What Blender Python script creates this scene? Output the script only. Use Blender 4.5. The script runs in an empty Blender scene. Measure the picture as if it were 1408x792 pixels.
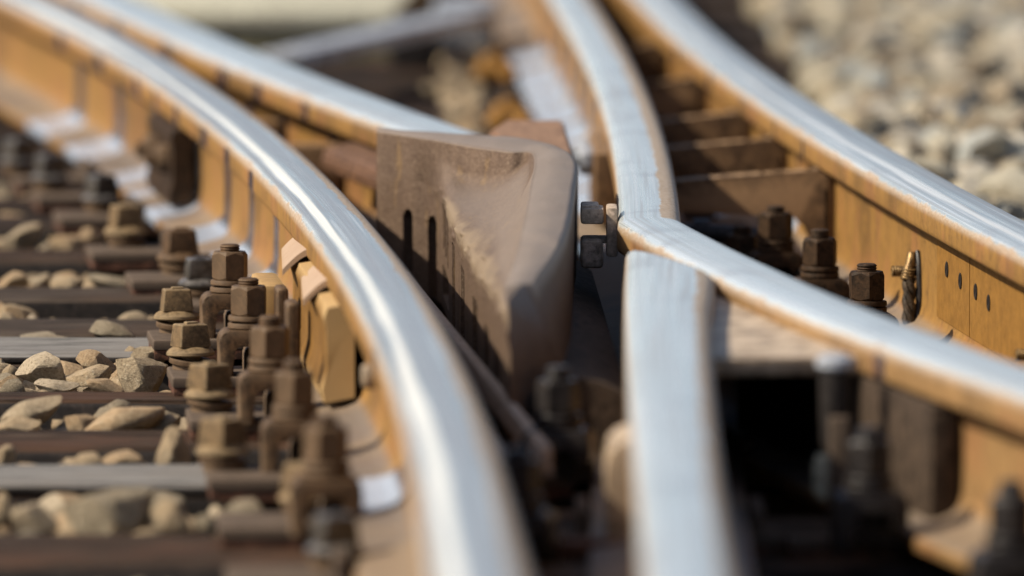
import bpy, bmesh, math, random
import numpy as np
from mathutils import Vector, Matrix, noise as mnoise

random.seed(7)
rng = np.random.default_rng(11)
S = bpy.context.scene
COL = S.collection
R = math.radians

# ------------------------------------------------------------------ camera, light, exposure
F_PX = 11733.0                       # 300 mm lens on a 36 mm sensor, 1408 px wide
PITCH = math.atan(1096.0 / F_PX)
HC, ZR = 1.0, 0.19                   # camera height, rail-top height (sleeper tops are z = 0)
cam_d = bpy.data.cameras.new('camera')
cam_d.sensor_width = 36.0
cam_d.lens = F_PX / 1408.0 * 36.0
cam_d.clip_start = 0.05
cam_d.clip_end = 2000.0
cam_d.dof.use_dof = True
cam_d.dof.focus_distance = 9.72
cam_d.dof.aperture_fstop = 3.6
cam = bpy.data.objects.new('camera', cam_d)
cam.location = (0, 0, HC)
cam.rotation_euler = (R(90) - PITCH, 0, 0)
COL.objects.link(cam)
S.camera = cam

SUN_EL, SUN_AZ = R(40), R(-103)       # azimuth from +Y (view direction), negative = left
sd = Vector((math.sin(SUN_AZ) * math.cos(SUN_EL), math.cos(SUN_AZ) * math.cos(SUN_EL), math.sin(SUN_EL)))
w = bpy.data.worlds.new('World')
S.world = w
w.use_nodes = True
nt = w.node_tree
sky = nt.nodes.new('ShaderNodeTexSky')
sky.sky_type = 'NISHITA'
sky.sun_disc = False
sky.sun_elevation = SUN_EL
sky.sun_rotation = SUN_AZ
sky.dust_density = 2.2
sky.air_density = 0.85
bg = nt.nodes['Background']
bg.inputs['Strength'].default_value = 0.11
nt.links.new(sky.outputs[0], bg.inputs['Color'])
sl = bpy.data.lights.new('sun', 'SUN')
sl.energy = 5.0
sl.angle = R(0.53)
sl.color = (1.0, 0.90, 0.74)
so = bpy.data.objects.new('sun', sl)
so.rotation_euler = sd.to_track_quat('Z', 'Y').to_euler()
so.location = sd * 30
COL.objects.link(so)
S.view_settings.view_transform = 'Standard'
S.view_settings.look = 'None'
S.view_settings.exposure = 0.40
S.view_settings.gamma = 1.0
S.cycles.use_denoising = True
S.cycles.max_bounces = 8


def at(u, v, z):
    """World point seen at photo pixel (u, v) on the level z."""
    a, b = (u - 704) / F_PX, -(v - 396) / F_PX
    dx, dy, dz = a, math.cos(PITCH) + b * math.sin(PITCH), -math.sin(PITCH) + b * math.cos(PITCH)
    t = (z - HC) / dz
    return Vector((dx * t, dy * t, z))


# ------------------------------------------------------------------ materials
class NT:
    def __init__(s, name):
        s.m = bpy.data.materials.new(name)
        s.m.use_nodes = True
        s.t = s.m.node_tree
        s.b = s.t.nodes['Principled BSDF']

    def n(s, typ, **kw):
        n = s.t.nodes.new(typ)
        for k, v in kw.items():
            if k.startswith('i_'):
                n.inputs[k[2:].replace('_', ' ')].default_value = v
            else:
                setattr(n, k, v)
        return n

    def l(s, a, b):
        s.t.links.new(a, b)

    def math(s, op, a, b=None, clamp=False):
        n = s.n('ShaderNodeMath', operation=op)
        n.use_clamp = clamp
        for i, x in enumerate((a, b)):
            if x is None:
                continue
            if isinstance(x, (int, float)):
                n.inputs[i].default_value = x
            else:
                s.l(x, n.inputs[i])
        return n.outputs[0]

    def ss(s, x, lo, hi):
        n = s.n('ShaderNodeMapRange', interpolation_type='SMOOTHSTEP')
        s.l(x, n.inputs[0])
        n.inputs[1].default_value = lo
        n.inputs[2].default_value = hi
        return n.outputs[0]

    def mix(s, f, a, b):
        n = s.n('ShaderNodeMix', data_type='RGBA')
        for sock, x in ((n.inputs[0], f), (n.inputs[6], a), (n.inputs[7], b)):
            if isinstance(x, (int, float)):
                sock.default_value = x
            elif isinstance(x, tuple):
                sock.default_value = (*x, 1)
            else:
                s.l(x, sock)
        return n.outputs[2]

    def mixf(s, f, a, b):
        n = s.n('ShaderNodeMix', data_type='FLOAT')
        for sock, x in ((n.inputs[0], f), (n.inputs[2], a), (n.inputs[3], b)):
            if isinstance(x, (int, float)):
                sock.default_value = x
            else:
                s.l(x, sock)
        return n.outputs[0]

    def coords(s, scale=(1, 1, 1), src='Object'):
        tc = s.n('ShaderNodeTexCoord')
        mp = s.n('ShaderNodeMapping')
        mp.inputs['Scale'].default_value = scale
        s.l(tc.outputs[src], mp.inputs[0])
        return mp.outputs[0]

    def noise(s, vec, scale, detail=5, rough=0.6):
        n = s.n('ShaderNodeTexNoise')
        n.inputs['Scale'].default_value = scale
        n.inputs['Detail'].default_value = detail
        n.inputs['Roughness'].default_value = rough
        s.l(vec, n.inputs['Vector'])
        return s.math('ADD', s.math('MULTIPLY', s.math('SUBTRACT', n.outputs[0], 0.5), 1.8), 0.5, True)

    def attr(s, name):
        return s.n('ShaderNodeAttribute', attribute_name=name).outputs['Fac']

    def out(s, base=None, rough=None, metal=None, bump=None, bstr=0.3, bdist=0.002, spec=None):
        for k, x in (('Base Color', base), ('Roughness', rough), ('Metallic', metal), ('Specular IOR Level', spec)):
            if x is None:
                continue
            if isinstance(x, (int, float)):
                s.b.inputs[k].default_value = x
            elif isinstance(x, tuple):
                s.b.inputs[k].default_value = (*x, 1)
            else:
                s.l(x, s.b.inputs[k])
        if bump is not None:
            bn = s.n('ShaderNodeBump')
            bn.inputs['Strength'].default_value = bstr
            bn.inputs['Distance'].default_value = bdist
            s.l(bump, bn.inputs['Height'])
            s.l(bn.outputs[0], s.b.inputs['Normal'])
        return s.m

    def up(s, lo=0.5, hi=0.9):
        g = s.n('ShaderNodeNewGeometry')
        sp = s.n('ShaderNodeSeparateXYZ')
        s.l(g.outputs['Normal'], sp.inputs[0])
        return s.ss(sp.outputs[2], lo, hi)


def rough_steel(name, c1, c2, dust=None, dustamt=0.6, scale=60, rough=0.62, metal=0.0, bstr=0.5, spec=0.14, edge=None, mot=1.0):
    t = NT(name)
    v = t.coords()
    n1 = t.noise(v, scale, 8, 0.65)
    n2 = t.noise(v, scale * 7, 6, 0.75)
    n3 = t.noise(v, scale * 2.3, 7, 0.7)
    base = t.mix(t.math('MULTIPLY', t.ss(n1, 0.38, 0.62), min(1.0, mot + 0.2)), c1, c2)
    base = t.mix(t.math('MULTIPLY', t.ss(n3, 0.46, 0.30), 0.75 * mot), base, tuple(q * 0.35 for q in c2))
    base = t.mix(t.math('MULTIPLY', t.ss(n3, 0.54, 0.72), 0.6 * mot), base, tuple(min(1, q * 1.7) for q in c1))
    if dust:
        f = t.math('MULTIPLY', t.up(0.35, 0.9), t.math('MULTIPLY', t.ss(n3, 0.3, 0.65), dustamt))
        base = t.mix(f, base, dust)
        sp = t.ss(n2, 0.62, 0.75)
        base = t.mix(t.math('MULTIPLY', sp, 0.25), base, dust)
    if edge:
        g = t.n('ShaderNodeNewGeometry')
        base = t.mix(t.math('MULTIPLY', t.ss(g.outputs['Pointiness'], 0.52, 0.6), 0.7), base, edge)
    return t.out(base, t.mixf(n2, rough - 0.12, rough + 0.15), metal, t.math('ADD', n1, t.math('MULTIPLY', n2, 0.6)), bstr, 0.00045, spec)


def make_rail_mat(name, trace=None, gold=(0.235, 0.122, 0.026), gold2=(0.16, 0.078, 0.019), polish=(0.64, 0.70, 0.71)):
    t = NT(name)
    lat, hz, ln, band = t.attr('lat'), t.attr('hz'), t.attr('len'), t.attr('band')
    cm = t.n('ShaderNodeCombineXYZ')
    t.l(t.math('MULTIPLY', lat, 260.0), cm.inputs[0])
    t.l(t.math('MULTIPLY', ln, 1.3), cm.inputs[1])
    t.l(t.math('MULTIPLY', hz, 260.0), cm.inputs[2])
    streak = t.noise(cm.outputs[0], 1.0, 3, 0.5)
    cb = t.n('ShaderNodeCombineXYZ')
    t.l(t.math('MULTIPLY', lat, 55.0), cb.inputs[0])
    t.l(t.math('MULTIPLY', ln, 0.8), cb.inputs[1])
    broad = t.noise(cb.outputs[0], 1.0, 3, 0.6)
    cv = t.n('ShaderNodeCombineXYZ')
    t.l(t.math('MULTIPLY', lat, 6.0), cv.inputs[0])
    t.l(t.math('MULTIPLY', ln, 48.0), cv.inputs[1])
    t.l(t.math('MULTIPLY', hz, 5.0), cv.inputs[2])
    run = t.noise(cv.outputs[0], 1.0, 7, 0.7)          # vertical rust runs
    ob = t.coords()
    grain = t.noise(ob, 240, 6, 0.7)
    blot = t.noise(ob, 9, 5, 0.6)
    en = t.noise(ob, 45, 6, 0.7)
    # worn running surface
    d = t.math('ABSOLUTE', t.math('SUBTRACT', lat, t.attr('poff')))
    d = t.math('ADD', d, t.math('MULTIPLY', t.math('SUBTRACT', en, 0.5), 0.006))
    d = t.math('ADD', d, t.math('MULTIPLY', t.math('SUBTRACT', blot, 0.5), 0.006))
    d = t.math('SUBTRACT', d, t.attr('phalf'))
    top = t.math('SUBTRACT', 1.0, t.ss(d, -0.0015, 0.0015))
    top = t.math('MULTIPLY', top, t.ss(hz, -0.012, -0.007))
    # rust with runs, dust on the foot
    rust = t.mix(t.math('MULTIPLY', t.ss(run, 0.3, 0.75), 0.55), gold, gold2)
    big = t.noise(ob, 2.6, 4, 0.6)
    rust = t.mix(t.math('MULTIPLY', t.ss(big, 0.52, 0.68), 0.55), rust, tuple(c * 0.45 for c in gold2))
    rust = t.mix(t.math('MULTIPLY', t.ss(blot, 0.5, 0.7), 0.4), rust, (0.25, 0.10, 0.04))
    mid = t.noise(ob, 34, 7, 0.72)
    rust = t.mix(t.math('MULTIPLY', t.ss(mid, 0.48, 0.26), 0.4), rust, tuple(c * 0.4 for c in gold2))
    rust = t.mix(t.math('MULTIPLY', t.ss(mid, 0.56, 0.78), 0.3), rust, tuple(min(1, c * 1.5) for c in gold))
    rust = t.mix(t.math('MULTIPLY', t.ss(grain, 0.42, 0.2), 0.4), rust, (0.07, 0.035, 0.014))
    rust = t.mix(t.math('MULTIPLY', t.ss(grain, 0.55, 0.75), 0.35), rust, (0.34, 0.19, 0.055))
    rust = t.mix(t.math('MULTIPLY', t.up(0.35, 0.9), 0.85), rust, t.mix(t.ss(big, 0.4, 0.6), (0.19, 0.145, 0.10), (0.125, 0.105, 0.088)))
    rust = t.mix(t.math('MULTIPLY', t.ss(run, 0.68, 0.76), 0.4), rust, (0.10, 0.05, 0.03))
    rust = t.mix(t.math('MULTIPLY', t.ss(hz, -0.020, -0.010), 0.8), rust, t.mix(t.ss(grain, 0.4, 0.65), (0.40, 0.33, 0.26), (0.25, 0.18, 0.12)))
    pol = t.mix(t.ss(broad, 0.3, 0.7), polish, tuple(c * 0.9 for c in polish))
    pol = t.mix(t.math('MULTIPLY', t.ss(streak, 0.56, 0.70), 0.45), pol, (0.40, 0.37, 0.34))
    pol = t.mix(t.math('MULTIPLY', t.ss(streak, 0.44, 0.32), 0.5), pol, (0.85, 0.85, 0.84))
    pol = t.mix(t.math('MULTIPLY', t.ss(blot, 0.55, 0.72), 0.35), pol, (0.36, 0.36, 0.37))
    pol = t.mix(t.math('MULTIPLY', t.ss(grain, 0.62, 0.8), 0.25), pol, (0.45, 0.4, 0.35))
    tm = None
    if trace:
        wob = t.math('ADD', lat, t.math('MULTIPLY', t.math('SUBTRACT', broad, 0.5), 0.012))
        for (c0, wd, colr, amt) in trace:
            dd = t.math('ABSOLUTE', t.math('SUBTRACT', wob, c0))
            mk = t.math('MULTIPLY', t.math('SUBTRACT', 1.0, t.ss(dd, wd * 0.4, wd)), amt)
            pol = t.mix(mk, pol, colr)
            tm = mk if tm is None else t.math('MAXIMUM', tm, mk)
    sky_sheen = t.math('MULTIPLY', t.ss(t.math('ADD', band, t.math('MULTIPLY', t.math('SUBTRACT', en, 0.5), 0.5)), 0.4, 0.6), t.ss(hz, -0.136, -0.146))
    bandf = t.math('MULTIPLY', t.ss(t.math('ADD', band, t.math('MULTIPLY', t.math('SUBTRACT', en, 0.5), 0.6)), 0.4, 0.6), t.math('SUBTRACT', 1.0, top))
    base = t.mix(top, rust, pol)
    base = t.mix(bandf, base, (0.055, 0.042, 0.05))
    base = t.mix(sky_sheen, base, (0.40, 0.45, 0.54))  # pale tone painted for the sky's reflection on the foot
    rgh = t.mixf(top, t.mixf(grain, 0.55, 0.8), t.math('ADD', t.math('MULTIPLY', streak, 0.2), t.math('ADD', 0.10, t.math('MULTIPLY', broad, 0.2))))
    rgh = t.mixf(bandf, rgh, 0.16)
    h = t.math('MULTIPLY', t.math('ADD', grain, t.math('MULTIPLY', run, 0.6)), t.math('SUBTRACT', 1.0, t.math('MULTIPLY', top, 0.93)))
    met = t.math('MULTIPLY', top, 0.55) if tm is None else t.math('MULTIPLY', top, t.math('SUBTRACT', 0.5, t.math('MULTIPLY', tm, 0.3)))
    return t.out(base, rgh, met, h, 0.35, 0.0005, t.mixf(bandf, 0.35, 0.9))


M = {}
M['railA'] = make_rail_mat('rail_steel_stock', polish=(0.42, 0.47, 0.49), trace=[(-0.019, 0.008, (0.88, 0.85, 0.76), 0.95), (0.003, 0.015, (0.27, 0.28, 0.30), 0.75), (-0.031, 0.005, (0.20, 0.20, 0.21), 0.85)])  # the pale first streak is a highlight painted into the colour
M['railB'] = make_rail_mat('rail_steel_far')
M['railC'] = make_rail_mat('rail_steel_wing', gold=(0.25, 0.145, 0.055), gold2=(0.18, 0.096, 0.033))
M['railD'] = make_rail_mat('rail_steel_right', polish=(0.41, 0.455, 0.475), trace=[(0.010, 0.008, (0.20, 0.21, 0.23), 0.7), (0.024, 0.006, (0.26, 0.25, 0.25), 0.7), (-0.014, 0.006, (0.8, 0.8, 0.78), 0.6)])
M['railE'] = make_rail_mat('rail_steel_nose', gold=(0.25, 0.15, 0.07), gold2=(0.19, 0.105, 0.045))
M['nut'] = rough_steel('brown_rusted_steel', (0.066, 0.036, 0.017), (0.036, 0.020, 0.010), (0.14, 0.09, 0.048), 0.35, 55, 0.6, 0.0, 0.6, 0.16, (0.15, 0.10, 0.06))
M['screw'] = rough_steel('dusty_tan_steel', (0.108, 0.067, 0.032), (0.056, 0.034, 0.017), (0.24, 0.168, 0.09), 0.6, 50, 0.65, 0.0, 0.6, 0.14, (0.32, 0.24, 0.14))
M['screw_far'] = rough_steel('greased_grey_steel', (0.055, 0.045, 0.035), (0.026, 0.022, 0.018), (0.26, 0.24, 0.22), 0.5, 45, 0.32, 0.3, 0.5, 0.5)
M['plate'] = rough_steel('dark_plate_steel', (0.030, 0.022, 0.017), (0.018, 0.013, 0.011), (0.06, 0.044, 0.032), 0.5, 35, 0.8, 0.0, 0.5, 0.06, (0.16, 0.12, 0.09))
M['pad'] = rough_steel('rusty_pad', (0.10, 0.045, 0.027), (0.05, 0.026, 0.018), (0.15, 0.09, 0.06), 0.5, 40, 0.7)
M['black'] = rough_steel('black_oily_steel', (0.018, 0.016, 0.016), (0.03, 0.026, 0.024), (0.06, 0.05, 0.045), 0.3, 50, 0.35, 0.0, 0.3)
M['brace'] = rough_steel('brown_cast_iron', (0.105, 0.060, 0.030), (0.06, 0.034, 0.018), (0.28, 0.185, 0.11), 0.8, 40, 0.7, 0.0, 0.6, 0.12, (0.28, 0.17, 0.09))
M['yellow'] = rough_steel('yellow_rust_steel', (0.175, 0.088, 0.021), (0.085, 0.042, 0.013), (0.36, 0.21, 0.085), 0.3, 34, 0.65, 0.0, 0.4, 0.14, (0.5, 0.34, 0.16), mot=0.3)
M['rustred'] = rough_steel('red_rust_steel', (0.125, 0.064, 0.036), (0.075, 0.04, 0.024), (0.17, 0.105, 0.072), 0.6, 40, 0.65)
M['greymet'] = rough_steel('weathered_grey_steel', (0.34, 0.36, 0.39), (0.22, 0.23, 0.25), (0.4, 0.41, 0.44), 0.6, 14, 0.42, 0.2, 0.3)
M['brass'] = rough_steel('brass', (0.26, 0.17, 0.075), (0.10, 0.062, 0.028), None, 0, 110, 0.4, 0.5, 0.3)
M['cable'] = rough_steel('stranded_cable_wire', (0.05, 0.036, 0.024), (0.025, 0.019, 0.014), (0.1, 0.075, 0.05), 0.3, 80, 0.55, 0.3, 0.3)
M['orange'] = rough_steel('orange_rust_clip', (0.30, 0.145, 0.028), (0.16, 0.075, 0.017), (0.34, 0.2, 0.07), 0.5, 40, 0.6)
M['cream'] = rough_steel('cream_concrete', (0.40, 0.38, 0.29), (0.33, 0.31, 0.235), (0.44, 0.42, 0.33), 0.5, 12, 0.8)
M['olive'] = rough_steel('olive_concrete', (0.22, 0.20, 0.12), (0.15, 0.14, 0.085), (0.28, 0.26, 0.17), 0.6, 14, 0.85)
M['filler'] = rough_steel('worn_tan_casting', (0.36, 0.275, 0.19), (0.27, 0.20, 0.135), (0.45, 0.36, 0.27), 0.7, 14, 0.5, 0.0, 0.35)
M['slot'] = rough_steel('grey_brown_casting', (0.55, 0.42, 0.33), (0.40, 0.30, 0.23), (0.55, 0.44, 0.34), 0.6, 60, 0.9, 0, 0.5, 0.1, (0.3, 0.24, 0.18))
M['pale'] = rough_steel('pale_sleeve', (0.36, 0.36, 0.28), (0.25, 0.25, 0.2), (0.4, 0.4, 0.33), 0.5, 50, 0.6)


def wood_mat(name, a, b, hi, grey):
    t = NT(name)
    v = t.coords((2.2, 42, 42))
    v2 = t.coords((7, 160, 160))
    n1 = t.noise(v, 1.0, 6, 0.6)
    n2 = t.noise(v2, 1.0, 5, 0.7)
    n3 = t.noise(t.coords(), 5, 4, 0.6)
    base = t.mix(t.ss(n1, 0.35, 0.65), a, b)
    base = t.mix(t.math('MULTIPLY', t.ss(n2, 0.5, 0.68), 0.6), base, hi)
    base = t.mix(t.math('MULTIPLY', t.ss(n2, 0.43, 0.35), 0.85), base, tuple(c * 0.25 for c in a))
    base = t.mix(t.math('MULTIPLY', t.ss(n3, 0.48, 0.7), 0.6), base, grey)
    return t.out(base, 0.72, 0.0, t.math('ADD', n1, n2), 0.9, 0.0012, 0.05)


M['wood'] = wood_mat('creosoted_timber', (0.046, 0.029, 0.019), (0.024, 0.016, 0.011), (0.105, 0.074, 0.054), (0.075, 0.040, 0.025))
M['wood_dark'] = wood_mat('black_timber', (0.030, 0.021, 0.016), (0.018, 0.013, 0.010), (0.06, 0.042, 0.03), (0.045, 0.028, 0.02))
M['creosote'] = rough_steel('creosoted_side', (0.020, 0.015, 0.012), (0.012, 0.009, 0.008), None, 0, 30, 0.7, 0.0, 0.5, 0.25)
M['wood_grey'] = wood_mat('weathered_timber', (0.055, 0.041, 0.031), (0.03, 0.022, 0.017), (0.12, 0.094, 0.073), (0.062, 0.042, 0.03))
M['wood_silver'] = wood_mat('silvered_timber', (0.20, 0.19, 0.175), (0.15, 0.14, 0.13), (0.27, 0.255, 0.24), (0.165, 0.15, 0.135))


def rock_mat(name, ramp, fine, dirt=0.5):
    t = NT(name)
    oi = t.n('ShaderNodeObjectInfo')
    g = t.n('ShaderNodeNewGeometry')
    r = t.math('FRACT', t.math('ADD', oi.outputs['Random'], g.outputs['Random Per Island']))
    cr = t.n('ShaderNodeValToRGB')
    e = cr.color_ramp.elements
    while len(e) < len(ramp):
        e.new(0.5)
    for k, (p, c) in enumerate(ramp):
        e[k].position = p
        e[k].color = (*c, 1)
    cr.color_ramp.interpolation = 'CONSTANT'
    t.l(r, cr.inputs[0])
    v = t.coords()
    n1 = t.noise(v, fine * 0.35, 8, 0.7)
    n2 = t.noise(v, fine * 2.5, 6, 0.75)
    n0 = t.noise(v, fine * 0.08, 5, 0.6)
    base = t.mix(t.math('MULTIPLY', t.ss(n1, 0.5, 0.7), 0.3), cr.outputs[0], (0.24, 0.165, 0.09))
    base = t.mix(t.math('MULTIPLY', t.ss(n0, 0.58, 0.7), dirt * 0.8), base, (0.13, 0.11, 0.075))
    base = t.mix(t.math('MULTIPLY', t.ss(n2, 0.44, 0.3), dirt), base, (0.12, 0.085, 0.05))
    base = t.mix(t.math('MULTIPLY', t.ss(n2, 0.56, 0.72), 0.55), base, (0.64, 0.54, 0.39))
    return t.out(base, 0.85, 0.0, t.math('ADD', n1, t.math('MULTIPLY', n2, 1.0)), 1.0, 0.0036, 0.3)


LRAMP = [(0.0, (0.50, 0.37, 0.225)), (0.3, (0.42, 0.325, 0.21)), (0.55, (0.47, 0.325, 0.185)), (0.75, (0.32, 0.26, 0.175)), (0.9, (0.56, 0.45, 0.31))]
RRAMP = [(0.0, (0.44, 0.375, 0.265)), (0.25, (0.27, 0.215, 0.145)), (0.42, (0.54, 0.49, 0.40)), (0.58, (0.26, 0.21, 0.15)), (0.70, (0.40, 0.415, 0.39)), (0.82, (0.50, 0.455, 0.35))]
M['rock'] = rock_mat('tan_ballast', LRAMP, 7)
M['rock_mass'] = rock_mat('tan_ballast_mass', LRAMP, 120)
M['rock_pale_mass'] = rock_mat('pale_ballast_mass', RRAMP, 110, 0.3)
M['rock_pale'] = rock_mat('pale_ballast', RRAMP, 7, 0.3)
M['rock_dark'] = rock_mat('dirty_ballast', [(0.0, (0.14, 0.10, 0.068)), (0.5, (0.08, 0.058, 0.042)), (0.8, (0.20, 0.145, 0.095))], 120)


def ground_mat():
    t = NT('ballast_dust')
    v = t.coords()
    n1 = t.noise(v, 22, 9, 0.7)
    n2 = t.noise(v, 1.2, 5, 0.6)
    b = t.mix(t.ss(n1, 0.35, 0.65), (0.03, 0.022, 0.016), (0.085, 0.062, 0.042))
    b = t.mix(t.math('MULTIPLY', t.ss(n2, 0.5, 0.7), 0.4), b, (0.12, 0.1, 0.07))
    return t.out(b, 0.9, 0.0, n1, 1.0, 0.006, 0.2)


M['ground'] = ground_mat()


def block_mat():
    t = NT('cast_check_steel')
    sand, wear = t.attr('sand'), t.attr('wear')
    v = t.coords((1, 0.35, 1))
    vs = t.coords((70, 22, 9))
    n1 = t.noise(vs, 1.0, 8, 0.65)
    n2 = t.noise(v, 330, 7, 0.8)
    n3 = t.noise(v, 16, 6, 0.65)
    n4 = t.noise(v, 75, 7, 0.75)
    b = t.mix(t.math('MULTIPLY', t.ss(n1, 0.3, 0.7), 0.7), (0.112, 0.074, 0.050), (0.072, 0.046, 0.032))
    b = t.mix(t.math('MULTIPLY', t.ss(n4, 0.5, 0.75), 0.35), b, (0.145, 0.098, 0.066))
    b = t.mix(t.math('MULTIPLY', t.ss(n4, 0.38, 0.18), 0.5), b, (0.055, 0.034, 0.024))
    b = t.mix(t.math('MULTIPLY', t.ss(n1, 0.64, 0.76), 0.5), b, (0.20, 0.125, 0.055))
    b = t.mix(t.math('MULTIPLY', t.ss(n2, 0.55, 0.72), 0.35), b, (0.30, 0.23, 0.16))
    b = t.mix(t.math('MULTIPLY', t.ss(n2, 0.45, 0.32), 0.7), b, (0.05, 0.03, 0.02))
    b = t.mix(t.math('MULTIPLY', wear, t.mixf(n3, 0.7, 1.0)), b, (0.235, 0.19, 0.155))
    sf = t.ss(t.math('ADD', sand, t.math('MULTIPLY', t.math('SUBTRACT', n3, 0.5), 0.7)), 0.4, 0.85)
    b = t.mix(t.math('MULTIPLY', sf, 0.9), b, (0.215, 0.16, 0.105))
    return t.out(b, t.mixf(wear, 0.62, 0.5), 0.0, t.math('ADD', n2, n4), 0.7, 0.0008, 0.14)


M['block'] = block_mat()


M['darkbrown'] = rough_steel('dark_brown_steel', (0.040, 0.022, 0.011), (0.022, 0.013, 0.007), (0.07, 0.045, 0.026), 0.3, 50, 0.65)
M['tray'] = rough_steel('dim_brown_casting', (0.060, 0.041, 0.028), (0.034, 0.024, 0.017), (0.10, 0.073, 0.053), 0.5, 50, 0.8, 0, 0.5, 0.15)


# ------------------------------------------------------------------ object helpers
def tag(o, label=None, cat=None, group=None, kind=None):
    for k, v in (('label', label), ('category', cat), ('group', group), ('kind', kind)):
        if v:
            o[k] = v
    return o


def thing(name, label, cat, loc=(0, 0, 0), rz=0.0, group=None):
    o = bpy.data.objects.new(name, None)
    o.empty_display_size = 0.05
    COL.objects.link(o)
    o.location = loc
    o.rotation_euler = (0, 0, rz)
    return tag(o, label, cat, group)


def link(name, me, parent=None, loc=(0, 0, 0), rot=(0, 0, 0)):
    o = bpy.data.objects.new(name, me)
    COL.objects.link(o)
    o.location = loc
    o.rotation_euler = rot
    if parent:
        o.parent = parent
    return o


def mesh(name, bm, mat, smooth=True, angle=35):
    me = bpy.data.meshes.new(name)
    bmesh.ops.recalc_face_normals(bm, faces=bm.faces)
    if smooth:
        for f in bm.faces:
            f.smooth = True
        ca = R(angle)
        for e in bm.edges:
            if len(e.link_faces) == 2 and e.calc_face_angle(0) > ca:
                e.smooth = False
    bm.to_mesh(me)
    bm.free()
    me.materials.append(mat if not isinstance(mat, str) else M[mat])
    return me


def obj(name, bm, mat, parent=None, loc=(0, 0, 0), rot=(0, 0, 0), smooth=True, angle=35):
    return link(name, mesh(name, bm, mat, smooth, angle), parent, loc, rot)


def tmp_join(dst, src):
    me = bpy.data.meshes.new('tmp')
    src.to_mesh(me)
    src.free()
    dst.from_mesh(me)
    bpy.data.meshes.remove(me)


def bx(bm, c, s, bev=0.002, seg=2, rz=0.0, mtx=None):
    b = bmesh.new()
    bmesh.ops.create_cube(b, size=1.0)
    bmesh.ops.scale(b, vec=s, verts=b.verts)
    if bev:
        bmesh.ops.bevel(b, geom=b.edges[:], offset=min(bev, min(s) * 0.45), segments=seg, profile=0.6, affect='EDGES')
    m = Matrix.Translation(c) @ Matrix.Rotation(rz, 4, 'Z')
    if mtx is not None:
        m = mtx @ m
    bmesh.ops.transform(b, matrix=m, verts=b.verts)
    tmp_join(bm, b)


def lathe(bm, prof, seg=24, mtx=None, cap=True):
    rings = []
    m = mtx or Matrix.Identity(4)
    for r, z in prof:
        rings.append([bm.verts.new(m @ Vector((r * math.cos(2 * math.pi * k / seg), r * math.sin(2 * math.pi * k / seg), z))) for k in range(seg)])
    for a, b in zip(rings, rings[1:]):
        for k in range(seg):
            bm.faces.new((a[k], a[(k + 1) % seg], b[(k + 1) % seg], b[k]))
    if cap:
        bm.faces.new(rings[0][::-1])
        bm.faces.new(rings[-1])


def hexnut(bm, ac, h, mtx=None):
    """Hexagon nut, across corners ac, chamfered at top."""
    m = mtx or Matrix.Identity(4)
    rc, rf = ac / 2, ac / 2 * math.cos(R(30))
    rings = []

    def ring(fr, fz):
        vs = []
        for k in range(12):
            a = R(30 * k)
            cor = k % 2 == 0
            r = rc if cor else rf
            vs.append(bm.verts.new(m @ Vector((fr(r, cor) * math.cos(a), fr(r, cor) * math.sin(a), fz(cor)))))
        rings.append(vs)
    ring(lambda r, c: min(r, rf * 1.03), lambda c: 0)
    ring(lambda r, c: r, lambda c: 0.0035 if c else 0.0008)
    ring(lambda r, c: r, lambda c: h - (0.0045 if c else 0.0010))
    ring(lambda r, c: min(r, rf * 0.985), lambda c: h)
    for a, b in zip(rings, rings[1:]):
        for k in range(12):
            bm.faces.new((a[k], a[(k + 1) % 12], b[(k + 1) % 12], b[k]))
    bm.faces.new(rings[0][::-1])
    bm.faces.new(rings[-1])


def thread(bm, r, z0, z1, mtx=None, pitch=0.003):
    prof = [(r * 0.9, z0)]
    z = z0
    while z < z1 - 0.002:
        prof += [(r, z + pitch * 0.35), (r, z + pitch * 0.5), (r * 0.9, z + pitch * 0.85)]
        z += pitch
    prof += [(r * 0.9, z1 - 0.001), (r * 0.78, z1)]
    lathe(bm, prof, 20, mtx)


def prism(bm, pts, y0, y1, mtx=None):
    """Extrude an x-z outline along y."""
    m = mtx or Matrix.Identity(4)
    a = [bm.verts.new(m @ Vector((x, y0, z))) for x, z in pts]
    b = [bm.verts.new(m @ Vector((x, y1, z))) for x, z in pts]
    n = len(pts)
    for k in range(n):
        bm.faces.new((a[k], a[(k + 1) % n], b[(k + 1) % n], b[k]))
    bm.faces.new(a[::-1])
    bm.faces.new(b)


def tube(bm, pts, r, seg=12):
    rings = []
    n = len(pts)
    for i, p in enumerate(pts):
        p = Vector(p)
        tg = (Vector(pts[min(i + 1, n - 1)]) - Vector(pts[max(i - 1, 0)])).normalized()
        q = tg.to_track_quat('Z', 'Y')
        rr = r[i] if isinstance(r, (list, tuple)) else r
        rings.append([bm.verts.new(p + q @ Vector((rr * math.cos(2 * math.pi * k / seg), rr * math.sin(2 * math.pi * k / seg), 0))) for k in range(seg)])
    for a, b in zip(rings, rings[1:]):
        for k in range(seg):
            bm.faces.new((a[k], a[(k + 1) % seg], b[(k + 1) % seg], b[k]))
    bm.faces.new(rings[0][::-1])
    bm.faces.new(rings[-1])


def dup(root, loc, rz, label=None, group=None):
    r = root.copy()
    COL.objects.link(r)
    r.location = loc
    r.rotation_euler = (0, 0, rz)
    if label:
        r['label'] = label
    if group:
        r['group'] = group
    for ch in list(root.children):
        c = ch.copy()
        COL.objects.link(c)
        c.parent = r
        for g in ch.children:
            d = g.copy()
            COL.objects.link(d)
            d.parent = c
    return r


# ------------------------------------------------------------------ the setting
bm = bmesh.new()
bmesh.ops.create_grid(bm, x_segments=40, y_segments=40, size=300)
g = obj('ground', bm, 'ground', loc=(0, 100, -0.085))
g['kind'] = 'structure'

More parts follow.
